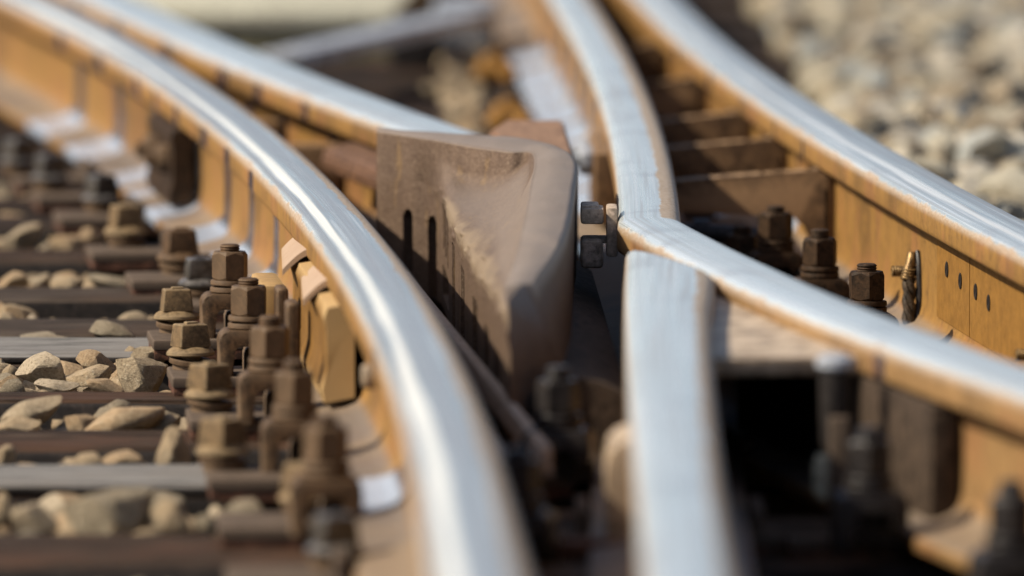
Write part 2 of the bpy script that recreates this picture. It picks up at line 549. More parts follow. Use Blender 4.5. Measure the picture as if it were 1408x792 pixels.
# ------------------------------------------------------------------ rails
PA = [5.1e-5 * -1, -0.0102, 0.11811, -0.35184]


def poly(cs):
    return lambda d: np.polyval(cs, d)


def ext(f, lo, hi):
    """Polynomial inside [lo, hi], straight tangent outside."""
    def h(d):
        e = 0.05
        if d < lo:
            return f(lo) + (f(lo + e) - f(lo)) / e * (d - lo)
        if d > hi:
            return f(hi) + (f(hi) - f(hi - e)) / e * (d - hi)
        return f(d)
    return h


XA = ext(poly([-0.01169, 0.1324, -0.39582]), 6.9, 13.4)
XB = ext(poly([0.01009, -0.44033, 3.50032]), 10.9, 13.0)
XC = ext(poly([4.8e-4, -2.239e-2, 0.3102, -1.18424]), 9.5, 13.2)
XC2 = ext(poly([0.03998, -0.87349, 4.85328]), 7.95, 9.5)
XD = ext(poly([0.00821, -0.26301, 2.2998]), 9.3, 13.4)
XE = ext(poly([0.00255, -0.02782, 0.20807]), 6.3, 8.8)


def slope(f, d):
    return (f(d + 0.02) - f(d - 0.02)) / 0.04


HEAD = [(0, 0), (0.35, -0.0004), (0.62, -0.0014), (0.80, -0.0032), (0.91, -0.0064), (0.975, -0.0115), (1.0, -0.0165), (1.0, -0.026), (1.0, -0.034), (0.985, -0.0375), (0.94, -0.040)]
LOWER = [(0.020, -0.0455), (0.0125, -0.0495), (0.0095, -0.056), (0.0085, -0.066), (0.0083, -0.082), (0.0083, -0.10), (0.0086, -0.116), (0.0095, -0.128), (0.0125, -0.138), (0.019, -0.1455), (0.030, -0.1500), (0.045, -0.1530), (0.060, -0.1555), (0.072, -0.1575), (0.0745, -0.159), (0.075, -0.162), (0.075, -0.171), (0.0735, -0.172), (0.04, -0.172)]


def profile(hw, deep=0.0):
    half = [(a * hw, b) for a, b in HEAD] + [(a, b - (deep if b < -0.11 else 0)) for a, b in LOWER]
    right = half
    left = [(-a, b) for a, b in half[1:]]
    return left[::-1] + right          # left bottom -> top -> right bottom (closed by the base)


def rail(name, pts, hw, mat, label, bands=(), wfun=None, tip=None, grp=None, deep=0.0):
    """pts: centreline points in order from the camera outwards, bands: (y, half width)."""
    base = profile(hw, deep)
    V, L, H, LEN, BD, PO, PH = [], [], [], [], [], [], []
    pf = {'railA': lambda y: (-0.0075, .0290), 'railB': lambda y: (0, .0415), 'railC': lambda y: (-0.001, .033) if y < kd - 0.01 else (-0.0115, .0245),
          'railD': lambda y: (-.0005, .0360), 'railE': lambda y: (-0.007, .029)}[mat]
    n = len(pts)
    s = 0.0
    npf = len(base)
    for i, (x, y) in enumerate(pts):
        if i:
            s += math.hypot(x - pts[i - 1][0], y - pts[i - 1][1])
        j0, j1 = max(i - 1, 0), min(i + 1, n - 1)
        tx, ty = pts[j1][0] - pts[j0][0], pts[j1][1] - pts[j0][1]
        q = math.hypot(tx, ty)
        nx, ny = ty / q, -tx / q
        # mitre scale at a bend
        if 0 < i < n - 1:
            ax, ay = pts[i][0] - pts[i - 1][0], pts[i][1] - pts[i - 1][1]
            c = (ax * tx + ay * ty) / (math.hypot(ax, ay) * q)
        else:
            c = 1.0
        for (lx, lz) in base:
            k = wfun(y) if (wfun and lz > -0.045) else 1.0
            px, py = x + nx * lx * k / c, y + ny * lx * k / c
            if tip:
                ytip, ln, sh, l0 = tip
                f = max(0.0, 1 - (ytip - y) / ln)
                py -= f * max(0.0, (lx * k - l0)) * sh
            V.append((px, py, ZR + lz))
            L.append(lx)
            H.append(lz)
            LEN.append(s)
            PO.append(pf(y)[0])
            PH.append(pf(y)[1])
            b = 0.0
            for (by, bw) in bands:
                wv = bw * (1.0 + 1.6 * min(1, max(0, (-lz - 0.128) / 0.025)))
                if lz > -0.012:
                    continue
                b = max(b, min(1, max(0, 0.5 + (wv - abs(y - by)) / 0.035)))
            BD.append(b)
    Fs = []
    for i in range(n - 1):
        for k in range(npf):
            k2 = (k + 1) % npf
            Fs.append((i * npf + k, (i + 1) * npf + k, (i + 1) * npf + k2, i * npf + k2))
    Fs.append(tuple(range(npf)))
    Fs.append(tuple(range((n - 1) * npf, n * npf))[::-1])
    me = bpy.data.meshes.new(name)
    me.from_pydata(V, [], Fs)
    for nm, arr in (('lat', L), ('hz', H), ('len', LEN), ('band', BD), ('poff', PO), ('phalf', PH)):
        a = me.attributes.new(nm, 'FLOAT', 'POINT')
        a.data.foreach_set('value', arr)
    me.polygons.foreach_set('use_smooth', [True] * (len(Fs) - 2) + [False] * 2)
    me.materials.append(M[mat])
    me.validate()
    return tag(link(name, me), label, 'rail', grp)


def line(f, d0, d1, step=0.014, fine=(6.5, 14.0)):
    ds, d = [], d0
    while d < d1:
        ds.append(d)
        d += step if fine[0] < d < fine[1] else step * 10
    ds.append(d1)
    return [(float(f(q)), float(q)) for q in ds]


kd = 9.53
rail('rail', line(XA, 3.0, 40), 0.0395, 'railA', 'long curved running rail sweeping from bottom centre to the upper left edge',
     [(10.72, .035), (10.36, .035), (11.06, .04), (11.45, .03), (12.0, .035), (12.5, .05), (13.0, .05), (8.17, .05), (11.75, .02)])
rail('rail', line(XB, 10.55, 40), 0.045, 'railB', 'straight rail running up left from behind the raised brown check block',
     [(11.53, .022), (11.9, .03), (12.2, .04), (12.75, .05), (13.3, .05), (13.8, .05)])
# the knuckle (wing) rail: one bent rail
kd = 9.53
p1 = line(XC2, 3.0, kd)
p2 = line(XC, kd, 40)
off = XC(kd) - XC2(kd)
p1 = [(x + off * max(0, 1 - (kd - y) / 0.6), y) for x, y in p1]
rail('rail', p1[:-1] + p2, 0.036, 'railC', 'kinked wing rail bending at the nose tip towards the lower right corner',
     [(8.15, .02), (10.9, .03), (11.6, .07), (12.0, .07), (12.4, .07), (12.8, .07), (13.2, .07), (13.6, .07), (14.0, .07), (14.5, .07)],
     wfun=lambda y: 1.0 + 0.06 * min(1, max(0, (kd - y) / 0.25)))
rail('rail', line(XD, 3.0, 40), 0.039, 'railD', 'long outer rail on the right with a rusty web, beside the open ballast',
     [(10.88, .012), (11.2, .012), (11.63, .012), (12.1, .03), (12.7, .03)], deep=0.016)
rail('rail', line(XE, 3.0, 9.17), 0.036, 'railE', 'blunt nose rail ending in an oblique tip beside the wing rail kink',
     [], wfun=lambda y: 1.0 + 0.24 * min(1, max(0, (y - 6.9) / 1.9)), tip=(9.17, 0.7, 3.7, -0.044))

# ------------------------------------------------------------------ sleepers
sl_rows = [  # front y, depth, material, top z, label, far end x
    (7.914, 0.25, 'wood', 0.0, 'brown timber sleeper nearest the camera with a row of stones behind it', 0.95),
    (8.558, 0.2, 'wood_silver', 0.0, 'second sleeper from the camera, silver grey on top', 0.95),
    (8.893, 0.18, 'wood', 0.0, 'narrow brown sleeper just behind the nearest silver grey one', 0.9),
    (9.352, 0.105, 'wood', 0.0, 'brown sleeper in front of the cluster of large sunlit stones', 0.95),
    (9.852, 0.24, 'wood_silver', 0.0, 'pale grey sleeper with black front under the sharpest track screw', 0.9),
    (10.127, 0.2, 'wood_grey', -0.002, 'weathered sleeper set tight behind the pale grey one', 0.9),
    (10.502, 0.19, 'wood_grey', 0.004, 'weathered brown sleeper with a dark split front, before a row of small stones', 0.95),
    (11.062, 0.18, 'wood', 0.002, 'rust stained sleeper carrying the blurred screw on a thick plate', 0.95),
    (11.579, 0.2, 'wood_dark', 0.0, 'reddish brown sleeper far left behind a heap of tan stones', 0.92),
    (11.898, 0.19, 'wood_dark', 0.0, 'greyish sleeper at far left in front of the greased bolts', 0.95),
]


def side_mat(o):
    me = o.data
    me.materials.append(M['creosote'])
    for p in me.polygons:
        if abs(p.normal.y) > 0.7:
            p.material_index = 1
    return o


def sleeper_bm(x0, x1, dep, h, seed):
    """A timber with uneven, split edges."""
    b = bmesh.new()
    nx = 90
    prof = [(0.004, -h), (0.0, -h * 0.5), (0.0, -0.008), (0.002, -0.003), (0.007, 0.0), (dep * .3, 0.001), (dep * .5, -.001), (dep * .75, 0.001), (dep - 0.007, 0.0), (dep - 0.002, -0.003), (dep, -0.008), (dep, -h * .5), (dep - 0.004, -h)]
    rings = []
    for i in range(nx + 1):
        x = x0 + (x1 - x0) * i / nx
        rg = []
        for k, (yy, zz) in enumerate(prof):
            q = Vector((x * 3.1 + seed * 7, yy * 40, zz * 40))
            dy = mnoise.noise(q) * 0.0035
            dz = mnoise.noise(q + Vector((9, 5, 2))) * 0.0032
            rg.append(b.verts.new((x, yy + dy, zz + dz)))
        rings.append(rg)
    m = len(prof)
    for a, c in zip(rings, rings[1:]):
        for k in range(m):
            b.faces.new((a[k], a[(k + 1) % m], c[(k + 1) % m], c[k]))
    b.faces.new(rings[0])
    b.faces.new(rings[-1][::-1])
    return b


for i, (y, dep, mt, z, lab, xe) in enumerate(sl_rows):
    sv = mt == 'wood_silver'
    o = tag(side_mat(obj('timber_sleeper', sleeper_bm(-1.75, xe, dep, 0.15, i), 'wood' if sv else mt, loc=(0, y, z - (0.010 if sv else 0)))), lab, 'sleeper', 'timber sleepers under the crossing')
    if sv:
        side_mat(obj('top_board', sleeper_bm(-1.74, -XE(y) * 0 + XA(y) - 0.19, dep - 0.006, 0.009, i + 50), 'wood_silver', o, (0, 0.003, 0.0105)))
y, k = 12.45, 0
far = []
while y < 22:
    far.append(y)
    y += 0.42 if y < 15 else 0.55
for i, y in enumerate(far):
    ORD = ['first', 'second', 'third', 'fourth', 'fifth', 'sixth', 'seventh', 'eighth', 'ninth', 'tenth', 'eleventh', 'twelfth']
    lab = ORD[i] + ' blurred sleeper beyond the farthest left track screw' if i < 12 else 'sleeper out of sight past the cream trough lid'
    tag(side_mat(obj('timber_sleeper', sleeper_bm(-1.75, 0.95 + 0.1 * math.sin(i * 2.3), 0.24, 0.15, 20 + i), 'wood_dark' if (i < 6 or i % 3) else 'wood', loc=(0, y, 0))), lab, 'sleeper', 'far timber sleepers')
for y in (7.35, 6.8):
    tag(obj('timber_sleeper', sleeper_bm(-1.75, 0.95, 0.24, 0.15, y), 'wood', loc=(0, y, 0)), 'timber sleeper nearer than the frame edge, carrying the rails', 'sleeper', 'near timber sleepers')

# ------------------------------------------------------------------ base plates under the rails
PT = 0.018                     # plate top = rail base


def plate_bm(x0, x1, dep, z0, z1, bev=0.003):
    b = bmesh.new()
    bx(b, ((x0 + x1) / 2, 0, (z0 + z1) / 2), (x1 - x0, dep, z1 - z0), bev)
    return b


plate_me = mesh('plate', plate_bm(-0.186, 0.18, 0.125, 0.0055, PT - 0.0005), 'plate')
pad_me = mesh('pad', plate_bm(-0.184, 0.178, 0.122, -0.006, 0.0053, 0.001), 'pad')
rib_b = bmesh.new()
bx(rib_b, (0, 0, PT + 0.010), (0.012, 0.12, 0.024), 0.003)
rib_me = mesh('rib', rib_b, 'plate')


def base_plate(x, y, rz, label, group='ribbed base plates under the rails'):
    t = thing('base_plate', label, 'plate', (x, y, 0.0035), rz, group)
    link('plate', plate_me, t)
    link('pad', pad_me, t)
    link('rib', rib_me, t, (-0.083, 0, 0))
    link('rib', rib_me, t, (0.083, 0, 0))
    return t


# ------------------------------------------------------------------ fastenings
clip_pts = []


def clip_bm():
    """Clamp: an inverted U of thick bar, one leg on the plate, one on the rail foot."""
    b = bmesh.new()
    o, h, th = 0.034, 0.054, 0.0155
    r1, r2 = 0.012, 0.005
    outer = [(-o, 0), (-o, h - r1)]
    for k in range(1, 6):
        a = R(180 - 18 * k)
        outer.append((-o + r1 + r1 * math.cos(a), h - r1 + r1 * math.sin(a)))
    for k in range(0, 6):
        a = R(90 - 18 * k)
        outer.append((o - r1 + r1 * math.cos(a), h - r1 + r1 * math.sin(a)))
    outer += [(o, 0.022)]
    inner = [(o - th, 0.022), (o - th, h - th - r2)]
    inner += [(o - th - r2, h - th), (-o + th + r2, h - th), (-o + th, h - th - r2), (-o + th, 0)]
    prism(b, outer + inner, -0.026, 0.026)
    bmesh.ops.bevel(b, geom=[e for e in b.edges if abs(e.verts[0].co.y - e.verts[1].co.y) < 1e-6], offset=0.0025, segments=2, affect='EDGES', profile=0.6)
    return b


clip_me = mesh('clip', clip_bm(), 'nut', angle=50)
b = bmesh.new()
tl = Matrix.Rotation(R(1.6), 4, 'Y')
lathe(b, [(0.0135, 0), (0.0222, 0.0), (0.0232, 0.0012), (0.0232, 0.0052), (0.0225, 0.0064), (0.0135, 0.0064)], 28, cap=False)
lathe(b, [(0.0135, 0.0078), (0.0220, 0.0078), (0.0230, 0.009), (0.0230, 0.0128), (0.0222, 0.0140), (0.0135, 0.0140)], 28, tl, cap=False)
washer_me = mesh('washer', b, 'nut')
b = bmesh.new()
hexnut(b, 0.0435, 0.033)
nut_me = mesh('nut', b, 'nut', angle=25)
b = bmesh.new()
thread(b, 0.0117, -0.03, 0.0425)
bolt_me = mesh('bolt', b, 'nut', angle=60)
b = bmesh.new()
prism(b, [(-0.020, 0), (-0.020, 0.026), (-0.016, 0.032), (0.012, 0.032), (0.018, 0.027), (0.018, 0)], -0.02, 0.02)
bmesh.ops.bevel(b, geom=b.edges[:], offset=0.002, segments=2, affect='EDGES')
bhead_me = mesh('clip_foot', b, 'nut', angle=50)


_bc = {}


def black_copy(me, mat):
    k = (me.name, mat)
    if k not in _bc:
        _bc[k] = me.copy()
        _bc[k].materials[0] = M[mat]
    return _bc[k]


def rail_clamp(x, y, rz, label, spin=0.0, mat=None, group='bolted rail clamps', big=1.0, z=PT):
    t = thing('rail_clamp', label, 'rail clamp', (x, y, z), rz, group)
    link('clip', clip_me, t)
    link('clip_foot', bhead_me, t, (0.016, 0.036, 0))
    wsh = link('washer', washer_me, t, (0, 0, 0.0545), (0, 0, spin))
    link('nut', nut_me, t, (0, 0, 0.0690), (0, 0, spin))
    link('bolt', bolt_me, t, (0, 0, 0.0690 + random.uniform(-0.0015, 0.0045)), (0, 0, random.uniform(0, 6)))
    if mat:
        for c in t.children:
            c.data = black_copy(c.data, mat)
    t.scale = (big,) * 3
    return t


def screw_parts():
    b = bmesh.new()
    # tapered square head with rounded edges and a small raised mark
    a, c, h = 0.0185, 0.0155, 0.026
    vs = [b.verts.new((sx * a, sy * a, 0)) for sx, sy in ((-1, -1), (1, -1), (1, 1), (-1, 1))]
    vt = [b.verts.new((sx * c, sy * c, h)) for sx, sy in ((-1, -1), (1, -1), (1, 1), (-1, 1))]
    for k in range(4):
        b.faces.new((vs[k], vs[(k + 1) % 4], vt[(k + 1) % 4], vt[k]))
    b.faces.new(vt)
    b.faces.new(vs[::-1])
    bmesh.ops.bevel(b, geom=b.edges[:], offset=0.0024, segments=3, affect='EDGES', profile=0.6)
    bx(b, (0.001, 0, h + 0.0008), (0.014, 0.010, 0.003), 0.001)
    head = mesh('head', b, 'screw', angle=50)
    b = bmesh.new()
    lathe(b, [(0.010, 0), (0.0255, 0.0), (0.0272, 0.0015), (0.0270, 0.0042), (0.024, 0.0078), (0.0195, 0.0105), (0.010, 0.0108)], 32)
    fl = mesh('flange', b, 'screw')
    b = bmesh.new()
    lathe(b, [(0.0125, 0), (0.0242, 0.0), (0.0246, 0.0012), (0.0246, 0.0048), (0.0238, 0.0058), (0.0125, 0.0058)], 28, Matrix.Rotation(R(5), 4, 'X') @ Matrix.Rotation(R(4), 4, 'Y'), cap=False)
    lathe(b, [(0.0125, -0.0075), (0.0205, -0.0075), (0.0205, -0.0005), (0.0125, -0.0005)], 28, cap=False)
    lathe(b, [(0.011, -0.012), (0.011, 0.012)], 16)
    ws = mesh('spring_washer', b, 'nut')
    return head, fl, ws


sc_head, sc_fl, sc_ws = screw_parts()


def track_screw(x, y, rz, label, mat=None, group='square headed track screws', z=PT, tilt=0.0, s=1.0):
    t = thing('track_screw', label, 'track screw', (x, y, z), rz, group)
    a = link('spring_washer', sc_ws, t, (0, 0, 0.0085))
    f = link('flange', sc_fl, t, (0, 0, 0.0175), (tilt, 0, 0))
    h = link('head', sc_head, t, (0, 0, 0.0275), (tilt, 0, 0))
    if mat:
        for o in (f, h):
            o.data = o.data.copy()
            o.data.materials[0] = M[mat]
    t.scale = (s,) * 3
    return t


# screws along the left side of the curved rail, near to far
scr = [  # x, y, turn, label, material, tilt
    (-0.161, 7.72, 20, 'bluish grey blurred track screw closest to the camera beside the curved rail', 'screw_far', 0),
    (-0.197, 8.13, 40, 'second track screw from the camera, blurred, tan left face and dark right face', None, 0),
    (-0.291, 8.53, 48, 'third track screw from the camera, beside the lowest big clamp nut', None, 0),
    (-0.323, 9.07, 38, 'dusty tan track screw on a thick plate over the narrow brown sleeper', None, 0),
    (-0.360, 9.51, 22, 'dusty tan track screw above the two layered plate corner, beside the large round stone', None, R(-2)),
    (-0.392, 9.93, 8, 'sharpest tan track screw, at the end of the pale grey sleeper', None, R(-2)),
    (-0.381, 10.36, 12, 'grey shiny topped track screw just behind the sharpest hex nut', 'screw_far', 0),
    (-0.417, 10.68, 15, 'blurred track screw standing left of the rail foot with a dark right side', 'nut', 0),
    (-0.503, 11.07, 20, 'blurred tan track screw on the rust stained sleeper', None, 0),
    (-0.560, 11.60, 30, 'blurred track screw with bright greasy glints before the far heap of bolts', 'screw_far', 0),
    (-0.649, 11.95, 25, 'far blurred grey track screw, second from the left edge', 'screw_far', 0),
    (-0.711, 12.25, 35, 'farthest blurred track screw at the left edge', 'screw_far', 0),
]
for k, (x, y, tn, lab, mt, tl_) in enumerate(scr):
    track_screw(x, y, R(tn), lab, mt, tilt=tl_, s={7: 1.1, 8: 1.05, 6: 0.95}.get(k, 1.0))
nuts = [
    (-0.176, 8.02, 10, 'dark blurred rail clamp lowest in the row beside the curved rail', 0),
    (-0.218, 8.52, 24, 'blurred dark rail clamp in front of the brass yellow splice bar', 0),
    (-0.256, 8.985, 14, 'rail clamp third of the nut row, right in front of the yellow splice bar', 0),
    (-0.293, 9.45, 22, 'rail clamp with brown hex nut, second from the sharpest one', 0),
    (-0.328, 9.88, 14, 'sharpest rail clamp with tall threaded bolt end above its brown hex nut', 0),
]
for x, y, sp, lab, _ in nuts:
    rail_clamp(x, y, -math.atan(slope(XA, y)), lab, R(sp))
for k, y in enumerate(()):
    x = XA(y) - 0.112
    rail_clamp(x, y + 0.05, -math.atan(slope(XA, y)), 'blurred dark rail clamp far along the curved rail, half behind its screws', R(20 * k), group='far rail clamps')
plate_lab = ['base plate under the nearest pair of blurred fastenings', 'base plate at the bottom of the screw row, blurred',
             'base plate ending the silver grey near sleeper', 'base plate with a light corner beside a tilted stone', 'two layer base plate corner right of the large round stone',
             'base plate at the end of the pale grey sleeper under the sharpest screw', 'base plate on the weathered sleeper set tight behind the pale grey one', 'base plate under the dark sided screw by the rail foot',
             'thick base plate on the rust stained sleeper', 'base plate under the greasy glinting screw', 'base plate under the second screw from the left edge', 'base plate under the farthest left screw']
for k, (x, y, *_r) in enumerate(scr):
    yy = y - 0.02
    base_plate(XA(yy) - (0.005 if k not in (6, 7) else -0.045 + 0.028 * (k == 7)), yy, -math.atan(slope(XA, yy)), plate_lab[k])

# clamps inside the outer right rail and the wing rail
rn = [
    (0.326, 10.52, 0, 'tall brown hex nut clamp standing before the nearest cast spacer on the right'),
    (0.368, 10.16, 12, 'sharp brown hex nut clamp with split washer between wing rail and outer rail'),
    (0.406, 9.725, 30, 'brown hex nut clamp half hidden by the wing rail, left of the bond cable'),
    (0.286, 10.56, 10, 'clamp of which only a small bolt tip shows above the wing rail'),
]
for k, (x, y, sp, lab) in enumerate(rn):
    rail_clamp(x, y, R(6), lab, R(sp), group='rail clamps inside the right rail', z=PT - (0.009 if k != 3 else 0.04), mat='darkbrown')  # darker steel copy paints in the shade these clamps stand in
for k, y in enumerate((8.0, 8.65, 9.0, 9.45, 9.94, 10.55, 11.15, 11.7, 12.5, 12.95, 13.4)):
    base_plate(XD(y), y, -math.atan(slope(XD, y)), ['first', 'second', 'third', 'fourth', 'fifth', 'sixth', 'seventh', 'eighth', 'ninth', 'tenth', 'eleventh'][k] + ' base plate from the camera under the outer right rail', 'base plates under the right rail')
rc = [(XC2(7.9) - 0.115, 7.9, 'black blurred clamp in the shade under the lower right wing rail'),
      (XC2(7.45) - 0.115, 7.45, 'black blurred clamp at the bottom edge under the wing rail')]
for x, y, lab in rc:
    t = rail_clamp(x, y, R(8), lab, R(20), group='shaded clamps right of the nose rail', mat='black')  # black copy puts the shade under the rail into the colour
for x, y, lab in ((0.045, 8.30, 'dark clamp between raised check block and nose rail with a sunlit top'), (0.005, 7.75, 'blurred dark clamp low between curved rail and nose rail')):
    rail_clamp(x, y, R(-6), lab, R(10), group='clamps in front of the raised check block', z=PT + (0.015 if y > 8 else 0), mat='black')  # black copy paints these clamps dimmer than the sunlit ones
for k, y in enumerate((7.4, 8.05, 8.65)):
    nth = ['nearest', 'middle', 'farthest'][k]
    base_plate(XE(y), y, 0, nth + ' base plate under the nose rail in deep shade', 'base plates under the nose rail')
    base_plate(XC2(y) + 0.02, y, R(10), nth + ' base plate under the lower wing rail in deep shade', 'base plates under the wing rail')

# ------------------------------------------------------------------ raised check block
Tpx = [(518, 181, .235), (560, 184, .236), (603, 188, .237), (650, 192, .2375), (700, 200, .239), (734, 213, .240), (727, 265, .232), (714, 330, .216), (694, 396, .20)]
Kpx = [(519, 176, .235), (562, 179, .236), (606, 182, .237), (660, 185, .2375), (730, 191, .239), (789, 214, .240), (790, 262, .232), (775, 328, .216), (733, 391, .20)]
Cu = [514, 557, 600, 620, 641, 660, 676, 690, 702]          # photo columns of the scoop's lower lip
zlip = [.172, .170, .170, .168, .166, .170, .174, .178, .172]
zw = [.205, .205, .202, .180, .190, .214, None, None, None]


def catmull(P, t):
    n = len(P) - 1
    q = min(max(t * n, 0), n - 1e-6)
    i = int(q)
    f = q - i
    p0, p1, p2, p3 = P[max(i - 1, 0)], P[i], P[i + 1], P[min(i + 2, n)]
    return 0.5 * ((2 * p1) + (p2 - p0) * f + (2 * p0 - 5 * p1 + 4 * p2 - p3) * f * f + (3 * p1 - p0 - 3 * p2 + p3) * f ** 3)


T3 = [at(u, v, ZR + (z - ZR) * 0.72) for u, v, z in Tpx]
K3 = [at(u, v, ZR + (z - ZR) * 0.72) for u, v, z in Kpx]
L0, V0 = T3[0].copy(), T3[5].copy()
for k in range(1, 5):                     # the upright wall is straight in plan
    f = (T3[k].x - L0.x) / (V0.x - L0.x)
    T3[k].y = L0.y + (V0.y - L0.y) * f
Q0 = T3[2].copy()
N0 = Vector((-0.004, 8.58, 0))
B3, C3, W3 = [], [], []
for k in range(9):
    if k <= 2:
        x, y = T3[k].x, T3[k].y
    else:
        qd = (Cu[k] - 704) / F_PX
        c_, s_ = math.cos(PITCH), math.sin(PITCH) * 0.83
        kk = (N0.x - Q0.x) / (N0.y - Q0.y)
        y = (qd * s_ - Q0.x + kk * Q0.y) / (kk - qd * c_)
        x = Q0.x + kk * (y - Q0.y)
    B3.append(Vector((x, y, 0.03)))
    C3.append(Vector((x, y, zlip[k])))
    if k <= 2:
        W3.append(Vector((x, y, zw[k])))
    elif zw[k]:
        W3.append(Vector((T3[k].x - 0.006, T3[k].y - 0.012, zw[k])))
    else:
        W3.append(C3[k].lerp(T3[k], 0.72))
B3[1].x += 0.0
W3[2] = W3[2]


def block():
    NU, NV = 340, 170
    P = np.zeros((NU, NV, 3))
    vs = np.linspace(0, 1, NV)
    key = np.array([0.0, 0.52, 0.72, 1.0])
    cols = np.linspace(0, 1, NU)
    uu = np.interp(cols * 8, range(9), Cu)
    zc = np.zeros(NU)
    for i, s in enumerate(cols):
        pts = [catmull(B3, s), catmull(C3, s), catmull(W3, s), catmull(T3, s)]
        zc[i] = pts[1].z
        for ax in range(3):
            P[i, :, ax] = np.interp(vs, key, [p[ax] for p in pts])
    # soften the creases of the scoop
    j0 = int(NV * 0.46)
    i0 = int(NU * 0.20)
    for _ in range(75):
        Q = P.copy()
        Q[1:-1, 1:-1] = (P[:-2, 1:-1] + P[2:, 1:-1] + P[1:-1, :-2] + P[1:-1, 2:]) / 4
        P[i0:-1, j0:-1] = Q[i0:-1, j0:-1]
    sand = np.zeros((NU, NV))
    wear = np.zeros((NU, NV))
    dirs = np.zeros((NU, 2))
    for i in range(NU):
        f = min(1, max(0, (uu[i] - 596) / 16))
        dirs[i] = np.array((0.90, 0.42)) * (1 - f) + np.array((0.95, 0.12)) * f
    for i in range(NU):
        for j in range(NV):
            x, y, z = P[i, j]
            u = uu[i]
            dz = zc[i] - z
            dx = 0.0
            if vs[j] < 0.58:
                for (ua, ub, za, zb) in ((552.5, 564.5, 0.040, 0.134), (584.5, 597, 0.03, 0.130)):
                    if ua < u < ub and za < z < zb - 0.007 * ((u - (ua + ub) / 2) / 6) ** 2:
                        dx = 0.05
                for (ua, ub, za, zb) in ((606.5, 608.2, .10, .158), (610, 612, .095, .155), (614, 616, .09, .15), (605, 616, .045, .080), (622, 625.5, .03, .135), (634, 638.5, .03, .128), (650, 656, .03, .120), (666, 671.5, .03, .115), (680, 686, .03, .11)):
                    if ua < u < ub and za < z < zb:
                        dx = max(dx, 0.026)
            nz = mnoise.noise(Vector((y * 7, z * 62, 3))) * 0.5 + mnoise.noise(Vector((y * 15, z * 130, 9))) * 0.35
            rel = vs[j] - 0.52
            g_ = math.exp(-(max(rel, -rel * 0.8) / 0.075) ** 2)
            gs = g_ * min(1, max(0, (u - 590) / 30))
            low = 0.30 * (1 if rel < 0 else 0) * max(0, mnoise.noise(Vector((y * 14, z * 35, 1)))) * min(1, max(0, (u - 560) / 40))
            ox = dx - gs * (0.002 + 0.022 * max(0, nz - 0.08)) + 0.0008 * nz
            P[i, j, 0] += ox * dirs[i, 0]
            P[i, j, 1] += ox * dirs[i, 1]
            P[i, j, 2] += gs * 0.004 * nz
            sand[i, j] = min(1, gs * (0.40 if u < 600 else 0.75) + low) if dx < 0.03 else 0
            # scoop floor: rubbed light; wall above stays dark
            fl = min(1, max(0, rel / 0.08)) * min(1, max(0, (u - 598) / 25))
            wallf = min(1, max(0, (0.80 - vs[j]) / 0.12)) if u < 668 else 1
            wear[i, j] = fl * wallf * 0.5
            if vs[j] > 0.988:
                wear[i, j] = max(wear[i, j], 0.6)
    NT_ = 14
    top = np.zeros((NU, NT_, 3))
    for i, s in enumerate(cols):
        a, b_ = np.array(P[i, -1]), np.array(catmull(K3, s))
        for j in range(NT_):
            f = (j + 1) / NT_
            top[i, j] = a + (b_ - a) * f
            top[i, j, 2] += 0.003 * math.sin(f * math.pi) + 0.0015 * mnoise.noise(Vector((top[i, j, 0] * 30, top[i, j, 1] * 12, 0)))
            if f == 1:
                top[i, j, 2] -= 0.005
    NB = 12
    back = np.zeros((NU, NB, 3))
    for i in range(NU):
        for j in range(NB):
            f = (j + 1) / NB
            fl_ = min(1, max(0, (cols[i] - 0.6) / 0.3))
            back[i, j] = top[i, -1]
            back[i, j, 0] += (0.068 - top[i, -1, 0]) * fl_ * min(1.0, f * 1.25)
            back[i, j, 1] += 0.03 * fl_ * f
            back[i, j, 2] = top[i, -1, 2] * (1 - f) + 0.03 * f
    A = np.concatenate([P, top, back], axis=1)
    sa = np.concatenate([sand, np.full((NU, NT_), 0.0), np.zeros((NU, NB))], axis=1)
    we = np.concatenate([wear, np.full((NU, NT_), 0.95), np.zeros((NU, NB))], axis=1)
    nj = A.shape[1]
    # round the long edges a little
    for _ in range(3):
        Q = A.copy()
        Q[:, 1:-1] = (A[:, :-2] + 2 * A[:, 1:-1] + A[:, 2:]) / 4
        A[:, NV - 4:NV + 4] = Q[:, NV - 4:NV + 4]
    V = [tuple(p) for p in A.reshape(-1, 3)]
    Fs = []
    for i in range(NU - 1):
        for j in range(nj - 1):
            a = i * nj + j
            Fs.append((a, a + nj, a + nj + 1, a + 1))
    # end faces as strips between the front column and the back column
    sa, we = list(sa.reshape(-1)), list(we.reshape(-1))
    caps = []
    for i, flip in ((0, False), (NU - 1, True)):
        fr = [i * nj + j for j in range(NV)]
        ring = fr + [i * nj + NV + j for j in range(NT_)] + [i * nj + NV + NT_ + j for j in range(NB)]
        caps.append(ring if not flip else ring[::-1])
    me = bpy.data.meshes.new('body')
    me.from_pydata(V, [], Fs)
    for nm, arr in (('sand', sa), ('wear', we)):
        at_ = me.attributes.new(nm, 'FLOAT', 'POINT')
        at_.data.foreach_set('value', [float(q) for q in arr])
    b2 = bmesh.new()
    b2.from_mesh(me)
    b2.verts.ensure_lookup_table()
    cf = [b2.faces.new([b2.verts[q] for q in ring]) for ring in caps]
    bmesh.ops.triangulate(b2, faces=cf)
    bmesh.ops.recalc_face_normals(b2, faces=b2.faces)
    for f in b2.faces:
        f.smooth = True
    for e in b2.edges:
        if len(e.link_faces) == 2 and e.calc_face_angle(0) > R(50):
            e.smooth = False
    b2.to_mesh(me)
    b2.free()
    me.materials.append(M['block'])
    return me


